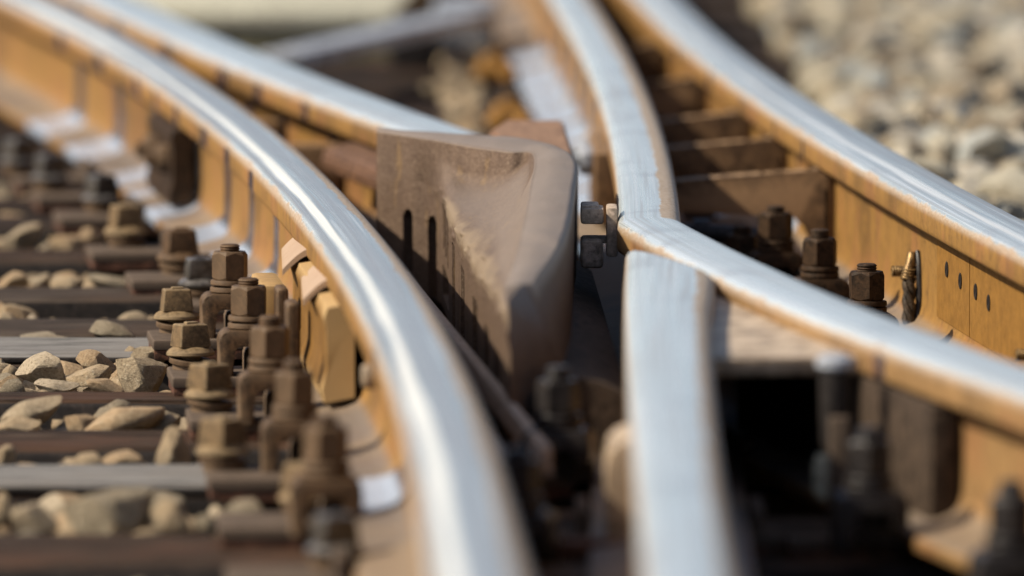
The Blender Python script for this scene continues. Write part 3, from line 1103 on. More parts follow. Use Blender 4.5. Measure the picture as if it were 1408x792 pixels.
cb = thing('check_block', 'raised brown cast check block with a scooped wall and slotted side, in the centre', 'cast block', (0, 0, 0))
link('body', block(), cb)
# rear shoulder the far rail runs into
b = bmesh.new()
q = [at(672, 186, ZR), at(695, 171, ZR + .001), at(775, 171, ZR + .001), at(795, 240, ZR - .004), at(745, 240, ZR - .004)]
va = [b.verts.new((p.x, p.y, p.z + 0.006)) for p in q]
vb = [b.verts.new((p.x, p.y, 0.03)) for p in q]
for k in range(5):
    b.faces.new((va[k], va[(k + 1) % 5], vb[(k + 1) % 5], vb[k]))
b.faces.new(va)
b.faces.new(vb[::-1])
bmesh.ops.bevel(b, geom=b.edges[:], offset=0.004, segments=2, affect='EDGES')
obj('rear_shoulder', b, rough_steel('rusty_shoulder', (0.22, 0.12, 0.065), (0.15, 0.08, 0.045), (0.30, 0.19, 0.12), 0.6, 40, 0.6), cb)
# stepped base flange along the flangeway
b = bmesh.new()
for (o_, z0, z1, wd) in ((-0.008, 0.019, 0.060, 0.016), (0.018, 0.060, 0.086, 0.012)):
    pts = []
    for y in (8.15, 10.0):
        x = -0.162 - 0.0866 * (y - 10.19) + o_
        pts.append((x, y))
    (xa, ya), (xb, yb) = pts
    ang = math.atan2(xb - xa, yb - ya)
    bx(b, ((xa + xb) / 2, (ya + yb) / 2, (z0 + z1) / 2), (wd, math.hypot(xb - xa, yb - ya), z1 - z0), 0.003, 2, -ang)
obj('base_flange', b, 'slot', cb)

# cast tray between the check block and the nose rail
b = bmesh.new()
prism(b, [(-0.05, 0.02), (-0.05, 0.10), (-0.02, 0.112), (0.012, 0.105), (0.04, 0.09), (0.048, 0.06), (0.048, 0.02)], 0, 1.45)
bmesh.ops.bevel(b, geom=b.edges[:], offset=0.004, segments=2, affect='EDGES')
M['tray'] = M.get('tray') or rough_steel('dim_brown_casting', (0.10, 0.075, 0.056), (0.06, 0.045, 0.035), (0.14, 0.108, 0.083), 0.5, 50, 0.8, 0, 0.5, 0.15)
tag(obj('filler_casting', b, 'tray', loc=(0.078, 8.55, 0), rot=(0, 0, R(1.0))), 'dull grey brown casting filling the gap between check block and nose rail', 'casting')

# slotted spacer at the wing rail kink
t = thing('slotted_spacer', 'small slotted grey brown spacer wedged between check block and wing rail kink', 'spacer', (0, 0, 0))
yk = 9.62
sc_ = yk / F_PX * 1.005


def xk(u):
    return (u - 704) * sc_


def zk(v):
    d_ = yk * math.cos(PITCH) + 0.85 * math.sin(PITCH)
    return HC + d_ * (-(v - 396) / F_PX * math.cos(PITCH) - math.sin(PITCH))


b = bmesh.new()
bx(b, ((xk(799) + xk(829)) / 2, yk, (zk(283) + zk(306)) / 2), (xk(830) - xk(798), 0.055, zk(283) - zk(305)), 0.004)
bx(b, ((xk(800) + xk(822)) / 2, yk + 0.012, (zk(281) + zk(290)) / 2), (xk(823) - xk(798), 0.06, zk(280) - zk(290)), 0.003)
obj('upper_lug', b, 'slot', t)
b = bmesh.new()
bx(b, ((xk(833) + xk(849)) / 2, yk - 0.004, (zk(282) + zk(350)) / 2), (xk(849) - xk(834), 0.06, zk(282) - zk(350)), 0.003)
obj('upright_bar', b, 'slot', t)
b = bmesh.new()
bx(b, ((xk(797) + xk(830)) / 2, yk, (zk(326) + zk(366)) / 2), (xk(826) - xk(795), 0.07, zk(326) - zk(366)), 0.006, 3)
bx(b, (xk(829), yk + 0.01, (zk(326) + zk(334)) / 2), (xk(836) - xk(824), 0.05, zk(326) - zk(333)), 0.002)
obj('lower_lug', b, 'slot', t)

# ------------------------------------------------------------------ filler block between nose rail and wing rail, and its bolt
b = bmesh.new()
q = [(0.191, 8.20), (0.352, 8.22), (0.290, 8.60), (0.196, 9.02)]
va = [b.verts.new((x, y, 0.165)) for x, y in q]
vb = [b.verts.new((x, y + 0.004, 0.148)) for x, y in q]
for k in range(4):
    b.faces.new((va[k], va[(k + 1) % 4], vb[(k + 1) % 4], vb[k]))
b.faces.new(va)
b.faces.new(vb[::-1])
bmesh.ops.bevel(b, geom=b.edges[:], offset=0.003, segments=2, affect='EDGES')
tag(obj('filler_plate', b, 'filler'), 'flat worn tan plate bridging the nose rail and the lower wing rail', 'plate')
t = thing('spacer_bolt', 'blurred vertical bolt with a bright cap at the corner of the flat tan plate', 'bolt', (0.309, 8.12, 0.02))
b = bmesh.new()
lathe(b, [(0.010, 0.06), (0.0135, 0.075), (0.0145, 0.11), (0.0155, 0.143)], 20)
obj('shank', b, 'black', t)
b = bmesh.new()
lathe(b, [(0.0155, 0.143), (0.0185, 0.146), (0.0185, 0.153), (0.012, 0.158)], 20)
obj('cap', b, 'greymet', t)
b = bmesh.new()
lathe(b, [(0.006, 0.02), (0.009, 0.03), (0.009, 0.055), (0.007, 0.062)], 16, Matrix.Translation((-0.012, -0.01, 0)))
obj('sleeve', b, 'pale', t)
b = bmesh.new()
bx(b, (0.004, 0, 0.05), (0.02, 0.04, 0.10), 0.004)
obj('bracket', b, 'plate', t)

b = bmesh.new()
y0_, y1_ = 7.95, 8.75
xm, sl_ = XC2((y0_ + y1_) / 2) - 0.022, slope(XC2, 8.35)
bx(b, (0, 0, 0.089), (0.026, y1_ - y0_, 0.114), 0.003)  # dark bar added for the nose rail's shade on the web
tag(obj('web_bar', b, 'tray', loc=(xm, (y0_ + y1_) / 2, 0), rot=(0, 0, -math.atan(sl_))), 'added dark bar standing for the shade on the web of the lower wing rail', 'bar')

# lug on the left of the nose rail
b = bmesh.new()
prism(b, [(-0.012, 0.03), (-0.012, 0.10), (-0.006, 0.118), (0.022, 0.128), (0.022, 0.03)], 0, 0.16)
bmesh.ops.bevel(b, geom=b.edges[:], offset=0.004, segments=2, affect='EDGES')
tag(obj('rail_lug', b, 'filler', loc=(0.099, 7.85, 0)), 'blurred beige lug on the left flank of the nose rail', 'lug')
# cross bar low between curved rail and nose rail
b = bmesh.new()
bx(b, (0, 0, 0), (0.13, 0.03, 0.022), 0.004)
tag(obj('tie_bar', b, 'pad', loc=(0.055, 7.80, 0.028)), 'blurred brown cross bar low between curved rail and nose rail', 'bar')

# ------------------------------------------------------------------ cast spacers between wing rail and outer rail
def spacer(y, lab, zt=0.137):
    xl, xr = XC(y) + 0.008, XD(y) - 0.010
    L = xr - xl
    t = thing('cast_spacer', lab, 'spacer', (xl, y, 0), 0, 'cast spacers between the wing rail and the outer rail')
    b = bmesh.new()
    bar = [(0, zt - 0.012), (L * 0.25, zt - 0.006), (L - 0.028, zt), (L - 0.014, zt + 0.012), (L, zt + 0.014), (L, 0.022), (L - 0.020, 0.022), (L - 0.030, 0.05)]
    for k in range(5):
        a = R(0 + 22 * k)
        bar.append((L - 0.050 + 0.020 * math.cos(a), 0.065 + 0.018 * math.sin(a)))
    bar += [(L * 0.5, zt - 0.050), (0, zt - 0.046)]
    prism(b, bar, -0.02, 0.03)
    bmesh.ops.bevel(b, geom=[e for e in b.edges if abs(e.verts[0].co.y - e.verts[1].co.y) < 1e-6], offset=0.005, segments=3, affect='EDGES', profile=0.6)
    for v in b.verts:
        v.co.z += 0.0016 * mnoise.noise(v.co * 60)
    obj('web_bar', b, 'brace', t, angle=50)
    b = bmesh.new()
    bx(b, (0.006, 0.005, zt - 0.030), (0.012, 0.085, 0.05), 0.003)
    obj('end_pad', b, 'brace', t)
    b = bmesh.new()
    bx(b, (L - 0.007, 0.03, zt - 0.055), (0.012, 0.10, 0.08), 0.003)
    obj('end_pad', b, 'brace', t)


for y, lab in ((10.80, 'nearest cast spacer bar between wing rail and outer rail, with an arched leg'), (11.32, 'second cast spacer bar from the camera between wing and outer rail'),
               (11.79, 'third cast spacer bar from the camera between wing and outer rail'), (12.5, 'fourth and darkest spacer bar from the camera between wing and outer rail'), (13.3, 'farthest blurred spacer bar between wing and outer rail')):
    spacer(y, lab)
b = bmesh.new()
tube(b, [(0.20, 10.64, 0.075), (0.24, 10.64, 0.075), (0.29, 10.635, 0.073), (0.312, 10.63, 0.07)], 0.012, 16)
lathe(b, [(0.018, -0.008), (0.018, 0.012)], 16, Matrix.Translation((0.235, 10.64, 0.075)) @ Matrix.Rotation(R(90), 4, 'Y'))
tag(obj('heating_rod', b, 'black'), 'black round rod lying under the nearest cast spacer', 'rod')

# ------------------------------------------------------------------ bond cable on the outer rail web
def bond(y, z, lab, crop=1.0):
    xw = XD(y) - 0.0085
    t = thing('bond_cable', lab, 'bond cable', (xw, y, z), -math.atan(slope(XD, y)), 'bond cables on the outer rail')
    b = bmesh.new()
    mx = Matrix.Rotation(R(-90), 4, 'Y')
    thread(b, 0.0068, 0.0, 0.032, mx, 0.0030)
    obj('stud', b, 'brass', t)
    b = bmesh.new()
    hexnut(b, 0.021, 0.010, mx @ Matrix.Translation((0, 0, 0.006)))
    obj('nut', b, 'brass', t)
    b = bmesh.new()
    tube(b, [(-0.010, -0.004, 0.022), (-0.0105, -0.007, 0.014), (-0.013, -0.010, 0.004), (-0.017, -0.014, -0.008)], [0.005, 0.006, 0.0065, 0.007], 14)
    for k in range(4):
        f = k / 3
        lathe(b, [(0.0068, -0.0014), (0.0088, 0), (0.0068, 0.0014)], 14, Matrix.Translation((-0.0165 + .003 * f, -0.0135 + .003 * f, -0.007 + 0.010 * f)), cap=False)
    obj('crimp', b, 'brass', t)
    b = bmesh.new()
    n = 40
    for st in range(3):
        pts = []
        for k in range(n):
            f = k / (n - 1)
            a = f * 6 + st * math.pi * 2 / 3
            cx, cy, cz = -0.014 - 0.003 * f, -0.013 - 0.02 * f, -0.006 - 0.055 * f
            pts.append((cx + 0.0042 * math.cos(a), cy + 0.0042 * math.sin(a), cz))
        tube(b, pts, 0.0042, 8)
    obj('cable', b, 'cable', t)
    b = bmesh.new()
    tube(b, [(-0.003, -0.004, 0.024), (-0.002, -0.012, 0.012), (-0.002, -0.018, -0.012), (-0.003, -0.022, -0.035), (-0.006, -0.03, -0.06)], [0.003, 0.0038, 0.0045, 0.0045, 0.0045], 10)
    obj('tail', b, 'black', t)


bond(10.02, 0.084, 'brass lug with twisted bond cable fixed to the rusty web of the outer rail')
bond(9.13, 0.075, 'second brass bond lug at the far right edge, only its tips showing')
# splice plates with bolt holes on the web
t = thing('web_plate', 'flat rusty splice plates with small dark bolt holes on the outer rail web', 'splice plate', (0, 0, 0))
for (ya, yb, nm) in ((9.62, 9.86, 0), (9.1, 9.615, 1)):
    b = bmesh.new()
    m = 12
    lo, hi = [], []
    for off_ in (0.0085, 0.0135):
        for z in (0.068, 0.138):
            pass
    ys = np.linspace(ya, yb, m)
    rows = []
    for y in ys:
        sx = slope(XD, y)
        q = 1 / math.hypot(1, sx)
        rows.append([b.verts.new((XD(y) - o_ * q, y + o_ * q * sx, z)) for o_, z in ((0.0083, 0.044), (0.0118, 0.046), (0.0118, 0.138), (0.0083, 0.141))])
    for a, c in zip(rows, rows[1:]):
        for k in range(4):
            b.faces.new((a[k], a[(k + 1) % 4], c[(k + 1) % 4], c[k]))
    b.faces.new(rows[0])
    b.faces.new(rows[-1][::-1])
    obj('plate', b, rough_steel('web_rust_%d' % nm, (0.21, 0.105, 0.023), (0.16, 0.078, 0.018), None, 0, 30, 0.7, bstr=0.2, mot=0.3), t, angle=20)
for y, z in ((9.78, 0.108), (9.68, 0.104), (9.57, 0.102), (9.48, 0.098)):
    b = bmesh.new()
    lathe(b, [(0.0085, 0), (0.0095, 0.0012), (0.0075, 0.002), (0.0, 0.0005)], 18, Matrix.Rotation(R(-90), 4, 'Y'), cap=False)
    obj('hole', b, 'black', t, (XD(y) - 0.0117, y, z), (0, 0, -math.atan(slope(XD, y))))

# ------------------------------------------------------------------ splice bars on the left web of the curved rail
def splice(y0, y1, lab, mat, z0=0.058, z1=0.148, th=0.046, nbolt=2):
    t = thing('splice_bar', lab, 'splice bar', (0, 0, 0))
    ys = np.linspace(y0, y1, 14)
    prof = [(0.020, z0 - 0.008), (th, z0 - 0.014), (th + 0.002, z0), (th - 0.003, z0 + 0.02), (th - 0.003, z1 - 0.026), (th, z1 - 0.014), (th - 0.004, z1 - 0.003), (0.022, z1 + 0.001), (0.020, z1 - 0.008)]
    b = bmesh.new()
    rows = []
    for y in ys:
        sx = slope(XA, y)
        q = 1 / math.hypot(1, sx)
        rows.append([b.verts.new((XA(y) - o_ * q, y + o_ * q * sx, z)) for o_, z in prof])
    m = len(prof)
    for a, c in zip(rows, rows[1:]):
        for k in range(m):
            b.faces.new((a[k], a[(k + 1) % m], c[(k + 1) % m], c[k]))
    b.faces.new(rows[0])
    b.faces.new(rows[-1][::-1])
    bmesh.ops.bevel(b, geom=[e for e in b.edges if e.calc_face_angle(0) > R(30)], offset=0.0022, segments=2, affect='EDGES')
    for v in b.verts:
        v.co.x += 0.0005 * mnoise.noise(v.co * 70)
    obj('bar', b, mat, t, angle=40)
    for k in range(nbolt):
        y = y0 + (y1 - y0) * (k + 0.35) / nbolt
        mx = Matrix.Rotation(R(-90), 4, 'Y')
        b = bmesh.new()
        lathe(b, [(0.020, 0), (0.0225, 0.001), (0.0225, 0.006), (0.02, 0.007)], 24, mx)
        hexnut(b, 0.042, 0.022, mx @ Matrix.Translation((0, 0, 0.007)) @ Matrix.Rotation(R(17), 4, 'Z'))
        thread(b, 0.0105, 0.02, 0.04, mx)
        obj('bolt', b, 'nut', t, (XA(y) - (th - 0.014) * 1.0, y, (z0 + z1) / 2), (0, 0, -math.atan(slope(XA, y))))
    return t


sp = splice(8.93, 9.55, 'yellow rusted splice bar bolted to the web of the curved rail behind the clamp nuts', 'yellow', th=0.052, nbolt=0)
b = bmesh.new()
bx(b, (0, 0, 0.08), (0.030, 0.16, 0.056), 0.006)
obj('side_block', b, 'yellow', sp, (XA(9.62) - 0.072, 9.62, 0.004), (0, 0, -math.atan(slope(XA, 9.6))))
b = bmesh.new()
bx(b, (0, 0, 0.085), (0.016, 0.05, 0.075), 0.007, 3)
obj('keeper_bar', b, 'nut', sp, (XA(9.25) - 0.068, 9.25, 0.0), (0, 0, -math.atan(slope(XA, 9.3))))
b = bmesh.new()
bx(b, (0, 0, 0.085), (0.014, 0.05, 0.075), 0.007, 3)
obj('keeper_bar', b, 'nut', sp, (XA(9.42) - 0.070, 9.42, 0.0), (0, 0, -math.atan(slope(XA, 9.4))))
# bent keeper tabs hooked over its upper edge
tabm = rough_steel('pinkish_bare_tab', (0.36, 0.25, 0.165), (0.28, 0.175, 0.10), None, 0, 8, 0.45, bstr=0.05, mot=0.0)
for yc in (9.22, 9.58):
    b = bmesh.new()
    x = XA(yc) - 0.043
    n = 8
    rows = []
    for k in range(n):
        f = k / (n - 1)
        xx = x - 0.016 + 0.034 * f
        zz = 0.131 + 0.024 * math.sin(f * 1.5)
        rows.append([b.verts.new((xx + 0.09 * -dy_ * 0.35, yc + dy_ + 0.0, zz + tt)) for dy_, tt in ((-0.13, 0), (0.13, 0), (0.13, 0.007), (-0.13, 0.007))])
    for a, c in zip(rows, rows[1:]):
        for k in range(4):
            b.faces.new((a[k], a[(k + 1) % 4], c[(k + 1) % 4], c[k]))
    b.faces.new(rows[0])
    b.faces.new(rows[-1][::-1])
    obj('keeper_tab', b, tabm, sp, angle=50)
splice(11.42, 11.75, 'dark brown splice block with two nuts on the web of the curved rail, left', 'darkbrown', nbolt=2, th=0.05)
# stub bolt through the web nearer the camera
b = bmesh.new()
mx = Matrix.Rotation(R(-90), 4, 'Y')
lathe(b, [(0.013, 0), (0.013, 0.02), (0.010, 0.024)], 20, mx)
yb = 8.55
tag(obj('stub_bolt', b, 'filler', loc=(XA(yb) - 0.009, yb, 0.112), rot=(0, 0, -math.atan(slope(XA, yb)))), 'short round bolt end poking from the curved rail web beside a dark hole', 'bolt')

# filler bar and plates between the curved rail and the far rail
b = bmesh.new()
ya, yb = 10.35, 11.15
sx = slope(XB, 11.2)
prism(b, [(-0.070, 0.108), (-0.070, 0.128), (-0.062, 0.137), (-0.02, 0.145), (-0.012, 0.137), (-0.012, 0.108)], 0, 0.92)
bmesh.ops.bevel(b, geom=b.edges[:], offset=0.004, segments=2, affect='EDGES')
tag(obj('filler_bar', b, 'rustred', loc=(XB(10.35) - 0.012, 10.35, 0), rot=(0, 0, -math.atan(sx))), 'reddish rusty filler bar along the far rail, left of the check block', 'bar')
for k, y in enumerate((11.45, 11.9, 12.35)):
    b = bmesh.new()
    xl, xr = XA(y) + 0.01, XB(y) - 0.012
    bx(b, ((xl + xr) / 2, y, 0.09), (xr - xl, 0.05, 0.07), 0.006)
    tag(obj('cast_spacer', b, 'brace'), ['shaded spacer between curved rail and far rail, nearest the check block', 'middle shaded spacer between curved rail and far rail', 'far shaded spacer between curved rail and far rail'][k], 'spacer')
for k, y in enumerate((10.3, 10.75, 11.3, 11.75, 12.2, 12.7, 13.2)):
    base_plate(XB(y + .3) - 0.0, y + 0.3, -math.atan(slope(XB, y)), ['first', 'second', 'third', 'fourth', 'fifth', 'sixth', 'seventh'][k] + ' shaded base plate behind the check block under the straight far rail', 'base plates under the far rail')

# brown block on the left web of the wing rail
b = bmesh.new()
bx(b, (0, 0, 0.095), (0.042, 0.34, 0.095), 0.005, 3)
t = thing('splice_block', 'tall brown block bolted to the left web of the wing rail, behind the kink', 'splice block', (XC(11.15) - 0.030, 11.25, 0.0), -math.atan(slope(XC, 11.2)))
obj('bar', b, 'brace', t)
for k in (-0.08, 0.08):
    b = bmesh.new()
    mx = Matrix.Rotation(R(-90), 4, 'Y')
    hexnut(b, 0.038, 0.018, mx)
    thread(b, 0.010, 0.016, 0.03, mx)
    obj('bolt', b, 'greymet', t, (-0.021, k, 0.125 if k < 0 else 0.12))
for k, (y, lab) in enumerate(((13.12, 'orange rusted clip on a plate left of the wing rail, nearer one'), (14.2, 'orange rusted clip on a plate left of the wing rail, farther one'))):
    t = thing('rail_clip', lab, 'rail clip', (-0.004 if k == 0 else -0.03, y, 0.018), R(5), 'orange clips beside the wing rail')
    b = bmesh.new()
    tube(b, [(-0.03, -0.05, 0.01), (-0.02, -0.02, 0.035), (0.0, 0.0, 0.045), (0.02, 0.03, 0.04), (0.045, 0.05, 0.012)], 0.014, 10)
    tube(b, [(0.03, -0.05, 0.01), (0.01, -0.03, 0.03), (-0.015, 0.02, 0.04), (-0.03, 0.05, 0.01)], 0.013, 10)
    obj('spring', b, 'orange', t)
    b = bmesh.new()
    lathe(b, [(0.024, 0), (0.024, 0.012), (0.014, 0.03), (0.014, 0.055), (0.01, 0.06)], 16)
    obj('bolt', b, 'orange', t)
    t.scale = (0.8, 0.8, 0.85)
for k, y in enumerate((11.4, 11.8, 12.3, 12.7, 13.15, 13.6)):
    base_plate(XC(y) - 0.03, y, -math.atan(slope(XC, y)), ['first', 'second', 'third', 'fourth', 'fifth', 'sixth'][k] + ' dark base plate behind the kink under the upper wing rail', 'base plates under the upper wing rail')

# ------------------------------------------------------------------ background
t = thing('cable_trough', 'flat cream concrete trough lid on an olive base at the top left', 'cable trough', (-0.47, 15.35, -0.085), R(-2))
b = bmesh.new()
bx(b, (0, 0.75, 0.150), (0.54, 2.0, 0.03), 0.006)
obj('lid', b, 'cream', t)
b = bmesh.new()
bx(b, (0, 0.75, 0.067), (0.53, 1.98, 0.134), 0.01)
obj('base', b, 'olive', t)  # base in one olive tone, darker than the lid
t = thing('point_rod', 'blurred grey steel rod running slantwise below the cream trough', 'rod', (0, 0, 0))
pa, pb = at(385, 82, 0.09), at(655, 22, 0.09)
d = pb - pa
b = bmesh.new()
bx(b, (pa + pb) / 2, (0.075, d.length, 0.025), 0.006, 2, -math.atan2(d.x, d.y))
obj('bar', b, 'greymet', t)
b = bmesh.new()
pj = at(640, 30, 0.07)
bx(b, (pj.x, pj.y, 0.045), (0.11, 0.2, 0.13), 0.01)
obj('joint', b, 'greymet', t)
b = bmesh.new()
pj = at(568, 74, 0.03)
bx(b, (pj.x, pj.y + 0.08, 0.04), (0.085, 0.12, 0.09), 0.006)
tag(obj('junction_box', b, 'black'), 'small black box under the end of the grey rod', 'box')

# ------------------------------------------------------------------ ballast stones
def rock_bm(seed, sub=2, flat=0.75, cuts=9, rough=0.05, sharp=True):
    rr = random.Random(seed)
    b = bmesh.new()
    bmesh.ops.create_icosphere(b, subdivisions=sub, radius=0.5)
    planes = []
    for _ in range(cuts):
        n = Vector((rr.gauss(0, 1), rr.gauss(0, 1), rr.gauss(0, 1))).normalized()
        planes.append((n, rr.uniform(0.27, 0.42)))
    for v in b.verts:
        for n, dd in planes:
            h = v.co.dot(n)
            if h > dd:
                v.co -= n * (h - dd) * 0.985
        q = v.co * 3.1 + Vector((seed * 3.7, 1, 2))
        v.co *= 1 + rough * mnoise.noise(q) + rough * 0.5 * mnoise.noise(q * 3)
        if sub >= 4:
            v.co *= 1 + 0.012 * mnoise.noise(q * 9) + 0.007 * mnoise.noise(q * 22)
    sx, sy, sz = rr.uniform(0.95, 1.25), rr.uniform(0.8, 1.05), rr.uniform(flat * 0.85, flat * 1.15)
    for v in b.verts:
        v.co = Vector((v.co.x * sx, v.co.y * sy, v.co.z * sz))
    return b


fine = [mesh('stone', rock_bm(100 + k, 4, 0.8, 13, 0.035), 'rock', angle=24) for k in range(10)]
med = [mesh('stone', rock_bm(200 + k, 3, 0.75, 11, 0.035), 'rock', angle=24) for k in range(10)]
medp = [mesh('stone', rock_bm(300 + k, 2, 0.75, 9, 0.06), 'rock_pale', angle=30) for k in range(12)]

hero = [  # u, v (photo pixels of centre), width px, height px, fine mesh, roll, z, label
    (152, 455, 66, 24, 0, 10, .008, 'flat grey tan stone lying on the weathered sleeper behind the pale grey one'),
    (60, 507, 70, 52, 1, -8, -.004, 'two peaked tan stone with a dark mossy right flank before the pale grey sleeper'),
    (130, 500, 58, 36, 2, 14, -.008, 'rounded tan stone in the middle of the sunlit cluster'),
    (192, 513, 72, 60, 3, 4, -.006, 'largest round sandy stone of the sunlit cluster beside the layered plate'),
    (122, 520, 66, 30, 4, -12, -.012, 'sloping tan slab at the foot of the sunlit cluster'),
    (142, 531, 54, 22, 5, 6, -.008, 'small bright topped stone with a black shaded front in the cluster'),
    (75, 533, 62, 26, 6, -4, -.014, 'flat tan stone lying left in the sunlit cluster'),
    (14, 512, 26, 24, 7, 0, -.012, 'small grey stone at the left edge of the sunlit cluster'),
    (18, 535, 40, 30, 8, 0, -.014, 'small tan stone low at the left edge of the sunlit cluster'),
    (207, 492, 52, 30, 9, 18, -.012, 'brown stone tucked under the end of the pale grey sleeper'),
    (180, 488, 26, 20, 0, 30, -.014, 'little pebble wedged behind the round sandy stone'),
    (40, 570, 96, 40, 2, -28, -.006, 'long tilted grey tan stone below the sunlit cluster at left'),
    (20, 590, 70, 34, 5, -20, -.016, 'shadowed stone under the long tilted one at left'),
    (165, 580, 116, 44, 7, -16, -.008, 'long wedge shaped stone leaning right below the sunlit cluster'),
    (112, 583, 50, 36, 3, 0, -.014, 'squat tan stone left of the long wedge'),
    (224, 584, 52, 26, 4, -8, -.012, 'bright tan stone at the plate corner right of the long wedge'),
    (236, 622, 54, 62, 6, 35, -.004, 'upright tan stone leaning on the plate above the silver grey sleeper'),
    (120, 638, 56, 34, 8, 0, -.012, 'bright blurred stone peeping over the silver grey sleeper'),
    (172, 634, 62, 34, 1, 0, -.012, 'duller blurred stone peeping over the silver grey sleeper'),
    (8, 628, 30, 32, 9, 0, -.010, 'white blurred stone at the left edge above the silver grey sleeper'),
    (148, 705, 128, 84, 3, -12, -.002, 'largest blurred foreground stone with a dark right face'),
    (232, 716, 62, 54, 0, 20, -.010, 'yellowish blurred stone right of the largest foreground one'),
    (45, 716, 66, 50, 5, 0, -.014, 'grey blurred stone left of the largest foreground one'),
    (4, 700, 40, 54, 7, 0, -.012, 'brown blurred stone at the left edge in the foreground'),
    (286, 722, 40, 30, 2, 0, -.014, 'small pale blurred stone before the plate in the foreground'),
    (335, 712, 74, 56, 8, 0, -.012, 'tan blurred stone under the foreground plate'),
    (92, 391, 48, 20, 4, 0, -.006, 'small bright stone behind the dark split sleeper'),
    (150, 388, 66, 22, 6, 0, -.006, 'low brown stone behind the dark split sleeper'),
    (20, 386, 46, 28, 1, -20, -.006, 'tan stone with a sloping top at the left edge behind the dark split sleeper'),
    (30, 330, 70, 32, 9, -25, -.004, 'pointed blurred tan stone behind the rust stained sleeper'),
    (95, 333, 62, 26, 3, 0, -.006, 'low blurred tan stone behind the rust stained sleeper'),
    (125, 326, 34, 26, 2, 0, -.004, 'pale blurred stone beside the far tan screw'),
    (60, 462, 70, 9, 5, 0, .001, 'thin flat flake lying on the pale grey sleeper'),
]
used = []
for (u, v, wp, hp, k, roll, z, lab) in hero:
    z += 0.010 if z < 0 else -0.006
    p = at(u, v, z)
    dep = p.y * math.cos(PITCH) + (HC - p.z) * math.sin(PITCH)
    m_ = dep / F_PX
    o = link('ballast_stone', fine[k])
    W, H_ = wp * m_, hp * m_
    bb = [Vector(c) for c in fine[k].vertices[0:0]] if False else None
    co = np.array([vv.co[:] for vv in fine[k].vertices])
    ex = co.max(0) - co.min(0)
    o.location = p
    o.scale = (W / ex[0], max(W * 0.8, 0.02) / ex[1] if hp > 12 else 0.09 / ex[1], H_ / ex[2])
    o.rotation_euler = (0, R(roll), 0)
    tag(o, lab, 'stone', 'ballast stones in the left cribs')
    used.append((p.x, p.y, max(W, H_) * 0.5))


def cribs():
    rows = sorted([(r[0], r[1]) for r in sl_rows])
    out = []
    for (a, da), (b_, db) in zip(rows, rows[1:]):
        if b_ - (a + da) > 0.05:
            out.append((a + da, b_))
    out.append((rows[-1][0] + rows[-1][1], 12.43))
    out.append((7.62, 7.90))
    return out


CR = cribs()
CRN = ['gap in front of the nearest brown sleeper', 'gap between nearest brown and nearest silver grey sleeper', 'narrow gap behind the nearest silver grey sleeper', 'gap between two brown sleepers left of the layered plates',
       'gap holding the sunlit stone cluster', 'gap behind the pale grey sleeper', 'gap before the dark split sleeper', 'gap behind the dark split sleeper', 'gap behind the rust stained sleeper', 'gap between the two darkest left sleepers', 'gap behind the greasy left bolts']
n_small = 0
tries = 0
while n_small < 120 and tries < 9000:
    tries += 1
    c0, c1 = random.choice(CR)
    y = random.uniform(c0 + 0.015, c1 - 0.015)
    xm = XA(y) - 0.20
    x = random.uniform(-0.062 * y - 0.03, xm + 0.06)
    s = random.choice((0.03, 0.036, 0.042, 0.05, 0.06))
    if any((x - a) ** 2 + ((y - b_) * 0.8) ** 2 < (r * 0.7 + s * 0.36) ** 2 for a, b_, r in used):
        continue
    o = link('ballast_stone', random.choice(med))
    o.location = (x, y, -0.014 - s * 0.12 + random.uniform(-.006, .006))
    o.scale = (s, s * random.uniform(.8, 1.1), s * random.uniform(.7, 1))
    o.rotation_euler = (random.uniform(-.6, .6), random.uniform(-.6, .6), random.uniform(0, 6.3))
    ci = sorted(CR).index((c0, c1))
    tag(o, 'small stone in the ' + CRN[min(ci, len(CRN) - 1)], 'stone', 'small stones in the ' + CRN[min(ci, len(CRN) - 1)])
    used.append((x, y, s * 0.5))
    n_small += 1

# open ballast to the right: the largest 150 in view one by one, the rest as one mass
pts = []
xs = np.arange(0.52, 3.4, 0.048)
ys = np.arange(9.6, 21.0, 0.054)
for x in xs:
    for y in ys:
        px_ = x + random.uniform(-.02, .02)
        py_ = y + random.uniform(-.022, .022)
        if px_ < XD(py_) + 0.12 or px_ > 0.075 * py_ + 0.5:
            continue
        on = any(f < py_ < f + 0.24 for f in [r[0] for r in sl_rows] + far) and px_ < 1.0
        if on and random.random() < 0.72:
            continue
        pts.append((px_, py_, 0.018 if on else random.uniform(-0.04, 0.012) + 0.035 * min(1, max(0, (px_ - XD(py_) - 0.14) / 0.12))))
pts.sort(key=lambda p: p[1])
inview = [p for p in pts if p[0] < 0.0605 * p[1] and p[0] > XD(p[1]) + 0.16 and p[1] < 13.5]
random.shuffle(inview)
single = set(inview[:150])
for p in single:
    s = random.uniform(0.065, 0.115)
    o = link('ballast_stone', random.choice(medp))
    o.location = (p[0], p[1], p[2] + 0.006)
    o.scale = (s * 1.1, s, s)
    o.rotation_euler = (random.uniform(-.8, .8), random.uniform(-.8, .8), random.uniform(0, 6.3))
    tag(o, 'pale blurred ballast stone on the open bed beyond the right rail', 'stone', 'ballast stones right of the track')


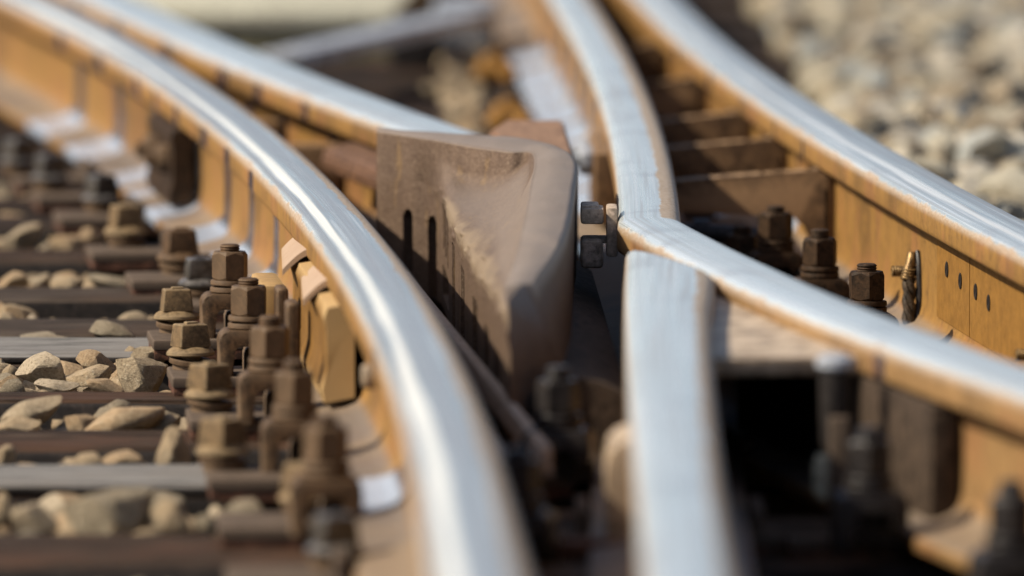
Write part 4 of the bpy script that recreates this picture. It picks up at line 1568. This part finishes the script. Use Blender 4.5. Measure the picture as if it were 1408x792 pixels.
def mass(name, plist, mat, smin, smax, label, sub=1, seeds=12, sharp=True):
    bases = []
    for k in range(seeds):
        b = rock_bm(500 + k, sub, 0.75, 8, 0.05)
        co = np.array([v.co[:] for v in b.verts])
        b.verts.index_update()
        fc = np.array([[v.index for v in f.verts] for f in b.faces])
        b.free()
        bases.append((co, fc))
    VV, FF, nv = [], [], 0
    for (x, y, z) in plist:
        co, fc = bases[rng.integers(seeds)]
        s = rng.uniform(smin, smax)
        a, b_, c = rng.uniform(-.7, .7), rng.uniform(-.7, .7), rng.uniform(0, 6.3)
        m = np.array((Matrix.Rotation(c, 3, 'Z') @ Matrix.Rotation(a, 3, 'X') @ Matrix.Rotation(b_, 3, 'Y')))
        VV.append(co @ m.T * s + np.array((x, y, z)))
        FF.append(fc + nv)
        nv += len(co)
    V, F_ = np.concatenate(VV).astype(np.float32), np.concatenate(FF).astype(np.int32)
    me = bpy.data.meshes.new(name)
    me.vertices.add(len(V))
    me.vertices.foreach_set('co', V.ravel())
    me.loops.add(F_.size)
    me.loops.foreach_set('vertex_index', F_.ravel())
    me.polygons.add(len(F_))
    me.polygons.foreach_set('loop_start', np.arange(0, F_.size, 3, dtype=np.int32))
    me.polygons.foreach_set('loop_total', np.full(len(F_), 3, dtype=np.int32))
    me.update()
    me.validate()
    me.materials.append(M[mat])
    return tag(link(name, me), label, 'ballast', None, 'stuff')


mass('ballast', [p for p in pts if p not in single], 'rock_pale_mass', 0.055, 0.10, 'pale loose ballast spreading beyond the right rail', sub=2)
# dirty ballast between the rails and low in the cribs
pl = []
allrows = sorted([(r[0], r[1]) for r in sl_rows] + [(f, 0.24) for f in far] + [(7.35, .24), (6.8, .24)])
for (a, da), (b_, db) in zip(allrows, allrows[1:]):
    y = a + da + 0.015
    while y < b_ - 0.01:
        x = -1.5
        while x < XD(y) + 0.13:
            pl.append((x + random.uniform(-.015, .015), y + random.uniform(-.015, .015), -0.055 + random.uniform(-.02, .012)))
            x += 0.038
        y += 0.04
pleft = [p for p in pl if p[1] < 10.9 and p[0] < XA(p[1]) - 0.19]
sl_ = set(pleft)
mass('ballast', [(x, y, z + 0.022) for x, y, z in pleft], 'rock_mass', 0.030, 0.052, 'tan ballast filling the cribs left of the track screws', sub=2)
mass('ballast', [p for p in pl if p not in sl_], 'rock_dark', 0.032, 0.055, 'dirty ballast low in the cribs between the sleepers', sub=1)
# strip of tan stones heaped left of the wing rail clips
hp_ = []
for _ in range(120):
    y = random.uniform(12.6, 15.6)
    x = -0.078 - 0.003 * (y - 12.6) + random.gauss(0, 0.016)
    hp_.append((x, y, random.uniform(0.0, 0.03)))
mass('ballast', hp_, 'rock_mass', 0.03, 0.05, 'narrow ridge of tan stones left of the orange clips', sub=2)
